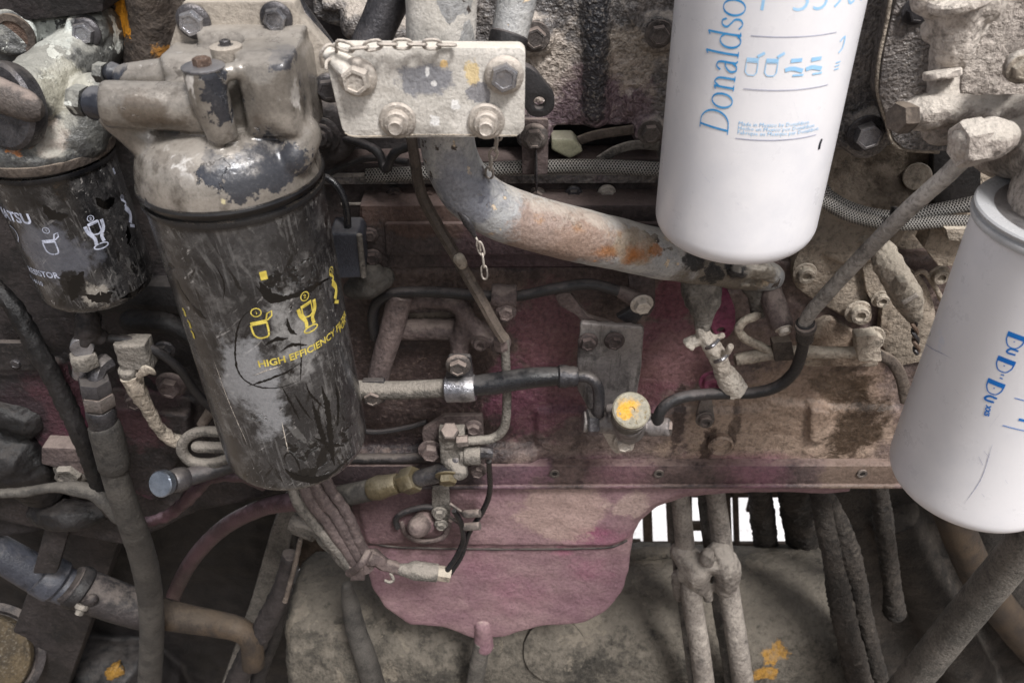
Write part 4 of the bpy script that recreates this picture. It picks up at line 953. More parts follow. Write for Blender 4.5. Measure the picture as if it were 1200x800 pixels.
st = thing('diagonal_strut', 'dark flat strut running down behind the plate bracket from the filter head', 'strut', (370, 30, .56))
obj('bar', tube([(340, -20, .57), (352, 5, .57), (396, 66, .565)], 11, flat=.5, cap='flat'), M['steel_dark'], st)
nb = thing('stud_boss', 'blackened boss with a large nut beside the beige head, below the strut', 'boss', (380, 158, .62))
obj('boss', cast([lathe([(.03, -.04), (.028, .0), (.022, .004)], W(378, 156, .63), (0, -1, 0)), box_w(tuple(W(362, 178, .64)), tuple(W(398, 132, .64) + Vector((0, .05, 0))), .003)], .002, 4), M['dark_grime'], nb, sharp=0)
bolt(377, 158, .622, 15, M['dark_grime'], nb, 'stud', d=(0, -1, .0), L=.6)
bp2 = thing('cover_tab', 'bent dark sheet tab beside the filter head corner', 'tab', (360, 120, .57))
obj('tab', plate([(349, 135), (372, 103), (375, 108), (352, 142)], .568, .003, .5), M['steel'], bp2)
# ================================================================== plate bracket, elbow pipe, chains
pb = thing('plate_bracket', 'pale dusty rectangular steel plate with four big bolts and a yellow paint patch', 'bracket plate', (497, 108, .50))
PBT = plate([(380, 62), (392, 55), (610, 56), (616, 62), (615, 152), (606, 161), (412, 162), (401, 153)], .50, .013, 1.8, rnd=[5, 3, 3, 3, 6, 6, 9, 6])
obj('plate', disp(PBT, .0004, 25), M['plate_pale'], pb)
obj('wear_rim', tube([(404, 156, .4985), (420, 160, .4985), (500, 158, .4985), (606, 159, .4985)], 1.0, lump=.5, seg=6), M['dust_tan'], pb)
obj('corner_lug', cast([tube([(383, 62, .502), (396, 70, .501), (412, 84, .500)], [8, 12, 16], cap='round')], .0016, 3, .0006, 150), M['plate_pale'], pb, sharp=0)
bolt(419, 90, .4985, 17, M['bolt_pale'], pb, 'flange', L=1.25); bolt(591, 88, .4985, 17, M['steel'], pb, 'flange', wmat=M['bolt_pale'], L=.9)
bolt(466, 141, .4985, 15, M['bolt_pale'], pb, 'stud', L=1.0); bolt(570, 142, .4985, 15, M['bolt_pale'], pb, 'stud', L=1.0)

ep = thing('elbow_pipe', 'thick pale metal elbow pipe turning rusty orange then black and dirty towards its end', 'pipe', (600, 250, .57))
prt = [(520, -60, .545), (520, 20, .545), (521, 100, .548), (524, 160, .552), (532, 195, .556), (551, 225, .56), (586, 249, .567), (640, 266, .575), (710, 283, .59), (780, 299, .605), (840, 311, .618), (880, 319, .625), (902, 324, .628)]
rad = [40, 37, 35, 32, 32, 33, 33, 32, 31, 29, 25, 21, 17]
obj('pipe_tube', tube(prt, rad, seg=48, lump=.035, lf=40, step=.004, cap='round'), M['pipe_main'], ep, sharp=0)
obj('neck_collar', tube([(517, -60, .547), (517, 30, .547), (517, 60, .549)], [44, 41, 40], seg=36, lump=.03), M['plate_pale'], ep)
obj('weld_scar', tube([(536, 246, .543), (548, 262, .541), (556, 276, .541)], [2, 6, 3], seg=12, flat=.4, cap='round'), M['steel_dark'], ep)
obj('end_lumps', cast([tube([(862, 318, .60), (885, 316, .605), (906, 322, .61)], [9, 11, 9], cap='round', lump=.4, lf=200), tube([(870, 330, .61), (900, 332, .615)], [8, 7], cap='round', lump=.4, lf=200)], .0016, 2, .001, 250), M['pipe_main'], ep, sharp=0)
obj('end_lug', tube([(876, 330, .63), (886, 345, .63), (889, 368, .63)], [12, 10, 9], cap='flat', lump=.08), M['hose_dusty'], ep)
t1 = thing('support_tube', 'dark grey round tube slanting up behind the plate bracket beside the neck', 'tube', (440, 30, .57))
obj('tube', tube([(466, -50, .58), (456, 0, .575), (428, 62, .565)], [24, 23, 21], seg=28, lump=.02), M['steel_dark'], t1)
t1b = thing('support_tube', 'grey worn round tube with a dark sleeve rising beside the pipe neck', 'tube', (600, 30, .57))
obj('tube', tube([(612, -50, .58), (606, 0, .575), (592, 62, .565)], [24, 23, 21], seg=28, lump=.02), M['pipe_main'], t1b)
obj('sleeve', tube([(597, 42, .567), (592, 60, .563)], [23, 22], seg=28), M['rubber'], t1b)

def link_geo(a, b, wid, r, tw):
    """one stadium-shaped chain link from a to b"""
    a, b = Vector(a), Vector(b); d = (b - a); L = d.length; d.normalize()
    s = d.cross(Vector((0, -1, 0))).normalized(); n = d.cross(s)
    s = s * math.cos(tw) + n * math.sin(tw)
    c = (a + b) / 2; P = []
    for i in range(16):
        t = 2 * math.pi * i / 16
        ex = math.cos(t); ey = math.sin(t)
        P.append(c + d * (math.copysign(abs(ex) ** .7, ex) * (L / 2 + r)) + s * (math.copysign(abs(ey) ** .8, ey) * wid))
    P += P[:1]
    return tube_w(P, r, seg=8, cap=None, sub=False, lump=.1, lf=400)
def chain(name, label, pts, mt, n, at, wid=.0036, r=.0011):
    t = thing(name, label, 'chain', at)
    P = [W(*p) for p in pts]; C, _ = catmull(P, [1] * len(P), .0004)
    ln = [0]
    for i in range(1, len(C)): ln.append(ln[-1] + (C[i] - C[i - 1]).length)
    def atl(s):
        for i in range(1, len(C)):
            if ln[i] >= s: return C[i - 1].lerp(C[i], (s - ln[i - 1]) / max(1e-9, ln[i] - ln[i - 1]))
        return C[-1]
    for k in range(n):
        a, b = atl(ln[-1] * k / n), atl(ln[-1] * (k + 1) / n)
        obj('link', link_geo(a, b, wid, r, .25 + (k % 2) * 1.15), mt, t)
    return t
chain('keeper_chain', 'dusty steel chain lying along the top edge of the pale plate', [(396, 52, .492), (420, 58, .490), (438, 52, .490), (466, 52, .490), (492, 52, .492), (532, 53, .495)], M['bolt_pale'], 8, (460, 52, .49), .0030, .0010)
obj_ = thing('ring_hook', 'small open steel ring through the corner lug of the pale plate', 'ring', (385, 62, .495))
obj('ring', tube([(378, 78, .494), (376, 64, .49), (384, 53, .492), (394, 56, .496), (392, 66, .5), (383, 72, .494), (382, 80, .492)], 2.1, seg=8, cap='round'), M['bolt_pale'], obj_)
chain('hanging_chain', 'short chain hanging below the pale plate beside the pipe elbow', [(585, 150, .52), (581, 172, .53), (575, 190, .54), (573, 208, .55)], M['bolt_pale'], 5, (580, 180, .53), .0028, .0009)
chain('hanging_chain', 'three loose chain links dangling under the elbow pipe with a swivel end', [(561, 284, .545), (565, 296, .545), (567, 312, .545), (568, 326, .545)], M['bolt_pale'], 3, (566, 305, .545), .0024, .0008)

hkw = thing('wire_hook', 'thin bent wire hooked on the pipe elbow above the dangling links', 'hook', (560, 285, .545))
obj('wire', tube([(555, 272, .548), (559, 281, .540), (562, 287, .543), (563, 294, .545)], 1.3, seg=8, cap='round'), M['bolt_pale'], hkw)
lk = thing('link_plate', 'dark rubber-coated link plate with a round hole beside the pale plate', 'link', (632, 105, .60))
obj('plate', plate([(612, 76), (626, 82), (650, 112), (650, 128), (640, 138), (622, 138), (614, 126), (606, 100)], .60, .009, 2, rnd=8, holes=[(632, 121, 7)]), M['rubber'], lk)
hc = thing('hose_clamp_bracket', 'small steel clip bracket with a bolt holding the braided hose by the casing corner', 'bracket', (627, 185, .625))
obj('tab', plate([(611, 140), (643, 140), (642, 205), (612, 205)], .632, .004, 1, rnd=4, holes=[]), M['pink_dust'], hc)
obj('loop', tube([(628, 186, .632), (628, 192, .618), (628, 206, .616), (628, 211, .63)], 15, flat=.12, seg=12), M['steel_dark'], hc)
bolt(626, 160, .630, 12, M['bolt_brown'], hc, 'flange')
yb = thing('connector_block', 'small olive plastic connector block in the dark gap below the ribbed casing', 'connector', (664, 176, .65))
obj('block', cast([plate([(646, 163), (672, 163), (684, 178), (668, 187), (646, 176)], .65, .02, 1.5, rnd=2)], .0014, 2), M['olive_plastic'], yb, sharp=0)
obj('strap', tube([(678, 165, .66), (700, 158, .66), (742, 152, .66)], 6, flat=.4), M['brown_grime'], yb)
dk = thing('flat_strap', 'bent dusty flat strap in the dark gap above the braided hose', 'strap', (730, 178, .66))
obj('strap', tube([(702, 188, .655), (722, 176, .655), (745, 170, .655), (772, 171, .655)], 6, flat=.35), M['hose_dusty'], dk)
ib = thing('inner_cable', 'thin dark cables in the gap under the pale plate', 'cable', (450, 185, .62))
obj('cable', tube([(400, 160, .63), (440, 176, .62), (452, 198, .615), (462, 180, .61), (482, 170, .61)], 5, ribs=(.003, .15)), M['rubber'], ib)
obj('cable', tube([(380, 205, .64), (430, 186, .64), (478, 190, .63)], 4), M['rubber'], ib)

# braided hoses
for lab, pts, r in (('upper steel braided hose running behind the white filter and sagging towards the side filter', [(430, 206, .65), (560, 200, .645), (600, 197, .643), (690, 195, .643), (780, 199, .645), (880, 205, .65), (950, 212, .65), (972, 232, .648), (1005, 248, .645), (1050, 255, .643), (1095, 247, .643), (1150, 236, .643)], 8.5),
                    ('lower steel braided hose clipped under its twin beside the dusty rod', [(900, 222, .638), (962, 236, .636), (990, 250, .634), (1020, 259, .632), (1060, 263, .63), (1100, 260, .63), (1150, 259, .63)], 7.5)):
    bh = thing('braided_hose', lab, 'hose', pts[len(pts) // 2], 'braided hoses across the engine'); obj('hose', tube(pts, r, seg=20), M['braid'], bh)
cl = thing('hose_clip', 'small dark clip tying the two braided hoses together', 'clip', (1047, 250, .62))
obj('clip', tube([(1049, 243, .625), (1045, 268, .618)], 7.5, flat=.5, cap='flat', seg=12), M['rubber'], cl)

# lever rod and its tube
lr = thing('bent_flat_rod', 'long bent dark flat rod crossing in front of the side cover', 'rod', (520, 280, .595))
obj('rod', tube([(482, 160, .60), (486, 185, .60), (492, 222, .60), (506, 252, .60), (534, 300, .598), (562, 348, .598), (582, 384, .60), (591, 397, .60)], [6.5, 6.5, 7, 7.5, 7, 7, 6.5, 7], lump=.05, seg=8), M['rod_brown'], lr)
obj('clip', tube([(538, 303, .594), (541, 309, .593)], 7, cap='round', lump=.2), M['dust_tan'], lr)
tt = thing('thin_steel_tube', 'thin pinkish steel tube dropping from the rod end and hooking back to the valve union', 'tube', (592, 460, .60))
obj('tube', tube([(591, 395, .61), (593, 430, .61), (594, 470, .61), (591, 500, .61), (578, 513, .61), (556, 516, .605), (536, 517, .60)], 5.5, seg=14), M['hose_dusty'], tt)
obj('union', tube([(586, 396, .61), (588, 408, .61)], 9, cap='flat', seg=6), M['pink_dust'], tt)

# curved hose under the cover
ch = thing('curved_hose', 'thin dark hose arching under the side cover to a banjo bolt', 'hose', (600, 345, .63))
obj('hose', tube([(440, 396, .65), (437, 370, .645), (444, 352, .64), (464, 343, .635), (510, 342, .63), (560, 346, .625), (605, 347, .625), (650, 338, .625), (690, 333, .625), (725, 341, .625), (752, 353, .62)], 6.5, seg=16), M['rubber'], ch)
obj('banjo', tube([(728, 342, .625), (752, 354, .615)], [8, 11], cap='round'), M['pink_dust'], ch)
bolt(752, 356, .61, 10, M['bolt_pale'], ch, 'hex', d=(.1, -1, -.1))
obj('clamp', tube([(577, 346, .622), (604, 347, .622)], 13, seg=20, ribs=(.02, .12)), M['pink_dust'], ch)
bolt(593, 365, .615, 9, M['pink_dust'], ch, 'flange')
sb = thing('strap_bracket', 'pinkish flat strap bracket hanging behind the banjo bolt', 'bracket', (752, 330, .64))
obj('strap', plate([(736, 318), (768, 318), (768, 360), (760, 372), (744, 368), (738, 350)], .635, .006, 1.5, rnd=5), M['pink_dust'], sb)

# angled bracket arms behind
ab = thing('tube_bracket', 'dusty purple-brown bracket with one slanted arm and an arch around a dark opening', 'bracket', (490, 400, .64))
obj('slanted_arm', tube([(470, 345, .64), (458, 390, .635), (446, 430, .63), (440, 462, .625)], [15, 14, 13, 13], seg=20, lump=.04), M['pink_dust'], ab)
obj('arch', cast([tube([(462, 356, .65), (500, 352, .65), (535, 356, .648), (552, 380, .645), (575, 393, .645)], [11, 9, 11, 12, 11]), tube([(548, 372, .648), (541, 395, .645), (538, 420, .64)], [14, 12, 12]),
     tube([(468, 386, .655), (500, 386, .652), (538, 386, .652)], 13), tube([(560, 395, .64), (590, 402, .635)], 10, cap='round')], .002, 4, .0006, 120), M['pink_dust'], ab, sharp=0)
obj('inner_barrel', tube([(470, 372, .675), (536, 370, .675)], 13, cap='round', seg=24), M['brown_grime'], ab)
bolt(563, 401, .628, 8, M['pink_dust'], ab, 'socket'); bolt(585, 405, .624, 8, M['pink_dust'], ab, 'socket')
obj('foot_plate', plate([(424, 447), (450, 447), (454, 466), (450, 472), (426, 472)], .61, .006, 1, rnd=2), M['steel_dark'], ab); bolt(437, 463, .607, 10, M['bolt_brown'], ab, 'flange')

# the level rubber pipe
rp = thing('rubber_pipe', 'level rubber pipe with a shiny clamp, ending in a bent steel tube', 'pipe', (560, 450, .60))
obj('rear_hose', tube([(415, 456, .61), (470, 457, .61), (530, 454, .605)], 11, seg=20), M['hose_dusty'], rp)
obj('front_hose', tube([(545, 453, .603), (580, 449, .60), (620, 443, .597), (662, 440, .595)], [12, 13, 12.5, 11], seg=20), M['rubber_gloss'], rp)
obj('crimp', tube([(654, 441, .595), (658, 441, .595), (668, 441, .594), (676, 441, .594)], [12, 13, 12, 11], seg=20, ribs=(.006, .12)), M['steel_dark'], rp)
obj('bent_tube', tube([(674, 441, .594), (690, 442, .592), (700, 452, .59), (702, 468, .588), (701, 486, .586)], 7, seg=16), M['steel_dark'], rp)
pc = obj('clamp', tube([(524, 455, .602), (556, 454, .60)], 16, seg=28, ribs=(.016, .08)), M['steel'], rp)
obj('clamp_tab', plate([(525, 418), (552, 418), (555, 442), (522, 444)], .60, .005, 1, rnd=4), M['steel_dark'], rp)
bolt(537, 427, .597, 11, M['bolt_brown'], rp, 'flange')

# solenoid valve with the yellow cap
vb = thing('valve_bracket', 'dark grey bracket plate with two bolts behind the yellow-capped valve', 'bracket', (715, 430, .61))
obj('plate', cast([plate([(680, 378), (755, 383), (752, 430), (746, 470), (742, 505), (715, 505), (690, 482), (676, 455), (676, 430)], .61, .006, 1.5, rnd=5)], .0014, 2, .0005, 80), M['steel_dusty'], vb, sharp=0)
obj('arm', plate([(650, 345), (668, 343), (690, 372), (720, 380), (690, 388), (676, 370), (655, 358)], .625, .006, 1.5, rnd=4), M['pink_dust'], vb)
obj('arm', plate([(722, 372), (756, 352), (764, 358), (742, 384)], .628, .006, 1.5, rnd=2), M['steel_dark'], vb)
bolt(689, 400, .607, 9, M['cover_dark'], vb, 'flange'); bolt(720, 399, .607, 9, M['cover_dark'], vb, 'flange')
vv = thing('solenoid_valve', 'small valve with a round yellow and white cap and two hose unions', 'valve', (738, 490, .58))
obj('valve_body', cast([box_w(tuple(W(710, 508, .582)), tuple(W(764, 488, .582) + Vector((0, .02, 0))), .003), tube([(684, 494, .59), (772, 497, .59)], 13, cap='flat'), tube([(737, 502, .592), (738, 494, .574)], [19, 18], cap='flat'), tube([(760, 500, .585), (784, 500, .58)], 11, cap='flat')], .0014, 3, .0006, 150), M['steel_dusty'], vv, sharp=0)
obj('hex_union', lathe([(.013, 0), (.0135, .001), (.0135, .009), (.012, .0105)], W(700, 494, .588), (-1, -.1, 0), nseg=6), M['steel_dark'], vv)
obj('hex_union', tube([(772, 500, .582), (786, 501, .581)], [10, 9], seg=6, cap='flat', sub=False), M['bolt_brown'], vv)
d_ = (0.0, -.54, .84)
obj('coil_case', lathe([(.0165, -.016), (.0168, -.004), (.0168, 0)], W(739, 484, .562), d_, 40), M['hose_dusty'], vv)
obj('cap', lathe([(.0165, -.002), (.0172, .000), (.0172, .005), (.0158, .0062), (.003, .0066), (.0028, .0052), (.0005, .0052)], W(739, 482, .556), d_, 40), M['yellow_cap'], vv)
obj('foot', plate([(704, 504), (748, 504), (742, 528), (722, 532), (716, 526)], .592, .006, 1.2, rnd=3), M['bolt_pale'], vv); bolt(731, 518, .589, 9, M['bolt_pale'], vv, 'hex')

# hose to the sloping rod
rh = thing('valve_hose', 'thin black dusty hose leaving the yellow-capped valve and climbing to the sloping rod', 'hose', (860, 462, .60))
obj('hose', tube([(771, 498, .582), (773, 484, .583), (784, 472, .586), (806, 464, .59), (845, 461, .60), (882, 460, .60), (910, 453, .60), (930, 436, .598), (939, 414, .595), (942, 396, .59)], 6.8, seg=18, lump=.05, lf=200), M['rubber'], rh)
sr = thing('sloping_rod', 'long dusty grey rod sloping up to the nut at the beige head', 'rod', (1050, 270, .52))
obj('rod', tube([(941, 386, .585), (946, 372, .58), (962, 352, .572), (1010, 300, .55), (1065, 245, .52), (1110, 205, .50), (1143, 172, .485)], [8, 8, 8.5, 9, 10, 10.5, 11], seg=24, lump=.04, lf=160), M['rod_grey'], sr)
obj('clamp', tube([(944, 378, .582), (943, 398, .586)], [11, 10], seg=20, cap='flat'), M['rubber_gloss'], sr)
obj('clamp_band', tube([(944, 381, .58), (944, 384, .581)], [12.4, 12.4], seg=20, cap='flat'), M['bolt_brown'], sr)
obj('end_nut', lathe([(.0135, -.006), (.0150, -.004), (.0150, .007), (.0135, .009)], W(1134, 168, .475), (.94, .1, .12), nseg=6, rot=.3), M['dust_beige'], sr)
obj('end_socket', cast([tube([(1140, 167, .475), (1166, 162, .476), (1174, 161, .477)], [25, 25, 20], cap='round', seg=30), tube([(1134, 182, .485), (1142, 172, .478)], 14, cap='round')], .0014, 2, .0006, 200), M['dust_beige'], sr, sharp=0)

# pieces right of the valve
co = thing('sensor_boot', 'dusty grey tapered rubber boot hanging from the underside of the elbow pipe', 'boot', (822, 360, .61))
obj('boot', cast([tube([(822, 322, .62), (822, 340, .615), (824, 356, .61), (824, 372, .605), (823, 392, .60)], [24, 24, 21, 12, 7], cap='round')], .0018, 4, .001, 160), M['hose_dusty'], co, sharp=0)
mb = thing('magenta_bracket', 'magenta painted bracket tab with two holes behind the grey boot', 'bracket', (850, 370, .64))
obj('tab', plate([(838, 330), (852, 338), (862, 362), (862, 384), (852, 398), (838, 394), (830, 376), (836, 356)], .645, .006, 1.5, rnd=6, holes=[(845, 388, 5)]), M['magenta_paint'], mb)
wc = thing('wrapped_plug', 'pale dirt-caked cable plug tied with two straps beside the grey boot', 'plug', (842, 425, .60))
obj('wrapped_body', cast([tube([(822, 388, .60), (832, 402, .598), (842, 420, .598), (848, 436, .598)], [8, 11, 11, 9], cap='round', lump=.15, lf=200), tube([(846, 432, .6), (855, 446, .602), (862, 456, .605)], [11, 14, 14], cap='flat', lump=.1),
     tube([(828, 396, .60), (812, 400, .60), (806, 404, .60)], [8, 7, 9], cap='flat', lump=.2), tube([(836, 398, .60), (846, 393, .598)], 4, cap='round')], .0014, 2, .001, 260), M['cable_white'], wc, sharp=0)
for a, b in (((828, 408), (842, 398)), ((838, 424), (854, 414))):
    obj('tie', tube([(a[0], a[1], .59), ((a[0] + b[0]) / 2, (a[1] + b[1]) / 2 + 2, .582), (b[0], b[1], .59)], 2.4, seg=8, lump=.2), M['steel'], wc)
obj('tie_tail', tube([(853, 412, .588), (856, 406, .585)], 4, cap='round'), M['cable_white'], wc)
zz = thing('bent_cable', 'dirt-coated cable bending in a sharp hook under the pipe end', 'cable', (880, 385, .62))
obj('cable', tube([(889, 366, .627), (884, 371, .622), (872, 376, .62), (865, 386, .62), (872, 396, .62), (888, 404, .62), (900, 410, .62)], 5.2, lump=.12, lf=160), M['dust_tan'], zz)
hp = thing('dusty_loom', 'level dirt-caked cable sleeve clamped to the crankcase behind the sloping rod', 'cable sleeve', (930, 412, .63))
obj('sleeve', tube([(862, 422, .62), (880, 418, .622), (905, 413, .625), (935, 412, .628), (970, 413, .63), (1012, 413, .63)], [7, 8, 9, 7.5, 7.5, 7.5], lump=.1, lf=160), M['dust_tan'], hp)
obj('clamp', plate([(905, 402), (928, 400), (932, 422), (908, 424)], .615, .01, 1.2, rnd=2), M['brown_grime'], hp)
obj('clamp', plate([(1003, 394), (1030, 392), (1034, 424), (1006, 424)], .62, .012, 1.5, rnd=3), M['dust_tan'], hp)
obj('strap_tail', tube([(1028, 414, .635), (1045, 424, .635), (1056, 442, .635), (1062, 470, .635)], 7, flat=.5), M['brown_grime'], hp)
rr_ = thing('round_spacer', 'pinkish dusty round spacer post with a worn end under the pipe end', 'spacer', (912, 360, .61))
obj('post', tube([(900, 332, .64), (908, 358, .615), (917, 384, .60)], [13, 14, 13], seg=24, cap='flat', lump=.05, lf=200), M['pink_dust'], rr_)
bolt(918, 385, .592, 7, M['bolt_pale'], rr_, 'socket', d=(.2, -.8, -.5))
eb2 = thing('strap_eyelet', 'small steel strap with a ring end bolted to the stained wall under the plug', 'strap', (826, 485, .65))
obj('strap', plate([(820, 470), (834, 466), (836, 480), (838, 492), (826, 502), (815, 492), (818, 480)], .652, .004, 1, rnd=5, holes=[]), M['bolt_brown'], eb2)
bolt(826, 491, .65, 8, M['bolt_brown'], eb2, 'socket')
sc2 = thing('sensor_plug', 'dust-caked oval sensor plug pointing down from the gear cover with twisted wires', 'plug', (1055, 335, .60))
obj('plug_body', cast([tube([(1036, 296, .62), (1040, 308, .612), (1052, 328, .60), (1064, 350, .592), (1070, 368, .588)], [15, 17, 17, 18, 11], cap='round'), box_w(tuple(W(1048, 348, .577)), tuple(W(1066, 330, .577) + Vector((0, .012, 0))), .002)], .0015, 2, .001, 200), M['dust_tan'], sc2, sharp=0)
obj('collar', tube([(1058, 355, .578), (1075, 345, .578)], 3, seg=8, lump=.2), M['bolt_pale'], sc2)
P1, P2 = [], []
for i in range(14):
    a = i * 1.1; x = 1070 + i * .35; y = 368 + i * 3.6
    P1.append((x + 2.5 * math.cos(a), y, .585 + .003 * math.sin(a))); P2.append((x - 2.5 * math.cos(a), y, .585 - .003 * math.sin(a)))
obj('wire', tube(P1, 2.4, seg=8), M['wire_copper'], sc2); obj('wire', tube(P2, 2.4, seg=8), M['steel_dark'], sc2)

# relay box beside the long filter
bx = thing('relay_box', 'small blue-grey box with a glossy thin cable beside the long black filter', 'box', (408, 300, .60))
obj('box', cast([plate([(385, 273), (418, 273), (424, 280), (426, 326), (388, 328)], .60, .03, 2, rnd=3)], .0016, 2), M['box_blue'], bx, sharp=0)
obj('side_strip', tube([(421, 275, .60), (426, 324, .60)], 3.5), M['hose_dusty'], bx)
obj('cable', tube([(372, 207, .62), (384, 209, .615), (398, 222, .612), (406, 244, .61), (408, 274, .61)], 4.4, seg=14), M['rubber_gloss'], bx)
lb = thing('lower_elbow', 'grimy rounded elbow casting just below the small blue-grey box', 'elbow', (432, 330, .63))
obj('elbow', cast([tube([(415, 338, .63), (432, 334, .625), (448, 325, .63)], [13, 17, 15], cap='round'), tube([(425, 318, .64), (436, 322, .625)], 16, cap='round')], .0018, 3, .001, 140), M['hose_grey'], lb, sharp=0)

# union block and the brass-ended hose
ub = thing('union_bracket', 'purple-brown bracket plate behind the small union block', 'bracket', (535, 515, .63))
obj('plate', plate([(494, 505), (520, 488), (566, 487), (568, 548), (498, 540)], .632, .006, 1.5, rnd=4), M['pink_dust'], ub)
bolt(555, 500, .63, 8, M['pink_dust'], ub, 'flange'); bolt(505, 527, .622, 11, M['pink_dust'], ub, 'hex'); bolt(560, 550, .63, 8, M['pink_dust'], ub, 'flange')
un = thing('union_block', 'small dusty union block with a hex plug and a round sensor on its side', 'union', (535, 525, .61))
obj('block', cast([box_w(tuple(W(516, 545, .605)), tuple(W(544, 512, .605) + Vector((0, .02, 0))), .003), tube([(540, 533, .61), (560, 533, .61)], 12, cap='flat'), tube([(530, 540, .61), (538, 552, .60)], 11, cap='round'), tube([(526, 505, .61), (527, 520, .61)], 9, cap='flat')], .0014, 3, .0006, 160), M['hose_dusty'], un, sharp=0)
obj('hex_plug', lathe([(.0095, -.004), (.0095, .004), (.008, .0055)], W(527, 506, .605), (0, -.5, .9), nseg=6), M['bolt_brown'], un)
obj('sensor_body', tube([(545, 533, .607), (562, 533, .607)], 12, seg=24, cap='flat'), M['hose_dusty'], un)
obj('sensor_plug', tube([(563, 530, .607), (577, 531, .607)], [8, 7], seg=8, cap='flat'), M['steel_dark'], un)
obj('union_tail', tube([(536, 517, .60), (548, 516, .60)], 7, seg=6), M['bolt_brown'], un)
bhh = thing('brass_ended_hose', 'dusty dark hose with dull brass crimp and nut sweeping under the long filter', 'hose', (380, 590, .64))
obj('hose', tube([(200, 712, .80), (206, 692, .78), (226, 655, .75), (262, 618, .71), (310, 594, .68), (360, 586, .66), (402, 580, .645), (440, 572, .63)], [8, 8.5, 9, 9.5, 10, 12, 12, 12], seg=20, lump=.04), M['hose_purple'], bhh)
obj('hose_end', tube([(384, 584, .65), (410, 579, .64), (442, 572, .628)], 13, seg=20), M['hose_grey'], bhh)
obj('brass_crimp', tube([(436, 573, .628), (445, 571, .626), (466, 566, .622)], [13, 14, 12], seg=16, cap='flat', ribs=(.0045, .08)), M['brass'], bhh)
obj('brass_neck', tube([(466, 566, .622), (474, 564, .62)], 9, seg=16), M['brass'], bhh)
obj('brass_nut', lathe([(.0135, -.001), (.0148, .001), (.0148, .016), (.0135, .018)], W(474, 565, .62), (W(494, 558, .615) - W(474, 565, .62)), nseg=6), M['brass'], bhh)
obj('steel_elbow', tube([(492, 560, .615), (512, 555, .612), (532, 547, .608), (536, 538, .61)], [10, 11, 12, 11], seg=20, cap='round'), M['steel_dark'], bhh)
bolt(525, 557, .598, 11, M['brass'], bhh, 'hex', d=(0, -.9, -.4))

# cable bundle with connectors
cbn = thing('cable_bundle', 'bundle of dusty ribbed cable sleeves strapped together below the long black filter', 'cable bundle', (385, 615, .62))
for i, (o1, o2, rr) in enumerate(((0, 0, 8), (13, -4, 8), (-11, 10, 7), (22, -14, 6))):
    obj('sleeve', tube([(350 + o1, 545 + o2, .65), (362 + o1, 580 + o2, .63), (385 + o1, 612 + o2 * .7, .62), (405 + o1 * .7, 640 + o2 * .5, .615), (424 + o1 * .5, 668 + o2 * .4, .61)], rr, seg=14, ribs=(.0035, .12), lump=.08, lf=120), M['pink_dust' if i != 2 else 'hose_dusty'], cbn)
obj('sleeve', tube([(345, 612, .65), (368, 618, .64), (388, 640, .63), (415, 668, .615)], 8, ribs=(.0035, .12), lump=.08), M['hose_dusty'], cbn)
obj('strap', tube([(408, 672, .60), (422, 662, .59), (431, 648, .60)], 4.5, flat=.6, cap='round'), M['pink_dust'], cbn)
obj('strap_block', box_w(tuple(W(411, 680, .60)), tuple(W(425, 668, .60) + Vector((0, .01, 0))), .001), M['pink_dust'], cbn)
cn = thing('cable_connector', 'pinkish grey tapered cable connector with lumpy tape below the brass-ended hose', 'connector', (490, 670, .62))
obj('taped_neck', tube([(424, 656, .615), (438, 652, .613), (450, 660, .612), (466, 666, .61)], [9, 11, 8, 7], lump=.4, lf=150, cap='round'), M['pink_dust'], cn)
obj('tapered_body', tube([(464, 666, .61), (478, 668, .61), (486, 668, .61), (512, 671, .61)], [6, 9, 12, 11], seg=10, cap='flat'), M['hose_dusty'], cn)
obj('plug_end', tube([(511, 671, .61), (514, 671, .61), (527, 673, .61)], [10, 9, 9], seg=6, cap='flat'), M['dust_tan'], cn)
obj('tie', tube([(458, 672, .605), (461, 679, .602), (456, 682, .60), (452, 680, .60)], 2, cap='round'), M['hose_dusty'], cn)
obj('wire', tube([(524, 668, .61), (535, 652, .615), (543, 632, .62), (540, 612, .62), (532, 598, .62)], 3.4, seg=10), M['rubber_gloss'], cn)
obj('wire', tube([(527, 672, .612), (541, 650, .62), (549, 625, .625), (566, 598, .625), (574, 575, .622), (573, 540, .61)], 3.4, seg=10), M['rubber_gloss'], cn)
cb3 = thing('clip_bracket', 'small steel tab with two bolts and twin wire clips above the oil pan crease', 'bracket', (515, 595, .64))
obj('tab', plate([(506, 572), (526, 572), (528, 602), (524, 614), (510, 614), (506, 598)], .64, .005, 1, rnd=3), M['hose_dusty'], cb3)
bolt(515, 600, .637, 7, M['hose_dusty'], cb3, 'flange'); bolt(517, 614, .635, 6, M['hose_dusty'], cb3, 'flange')
for dy in (0, 15):
    obj('clip', tube([(527, 590 + dy, .63), (541, 600 + dy, .625), (545, 602 + dy, .62), (562, 601 + dy, .615)], [2.5, 2.5, 5, 5], flat=.8, cap='flat', seg=8), M['bolt_brown'], cb3)
obj('wire_arc', tube([(466, 618, .65), (464, 608, .65), (474, 600, .648), (495, 594, .645), (508, 594, .642)], 3.5, seg=10), M['rubber'], cb3)
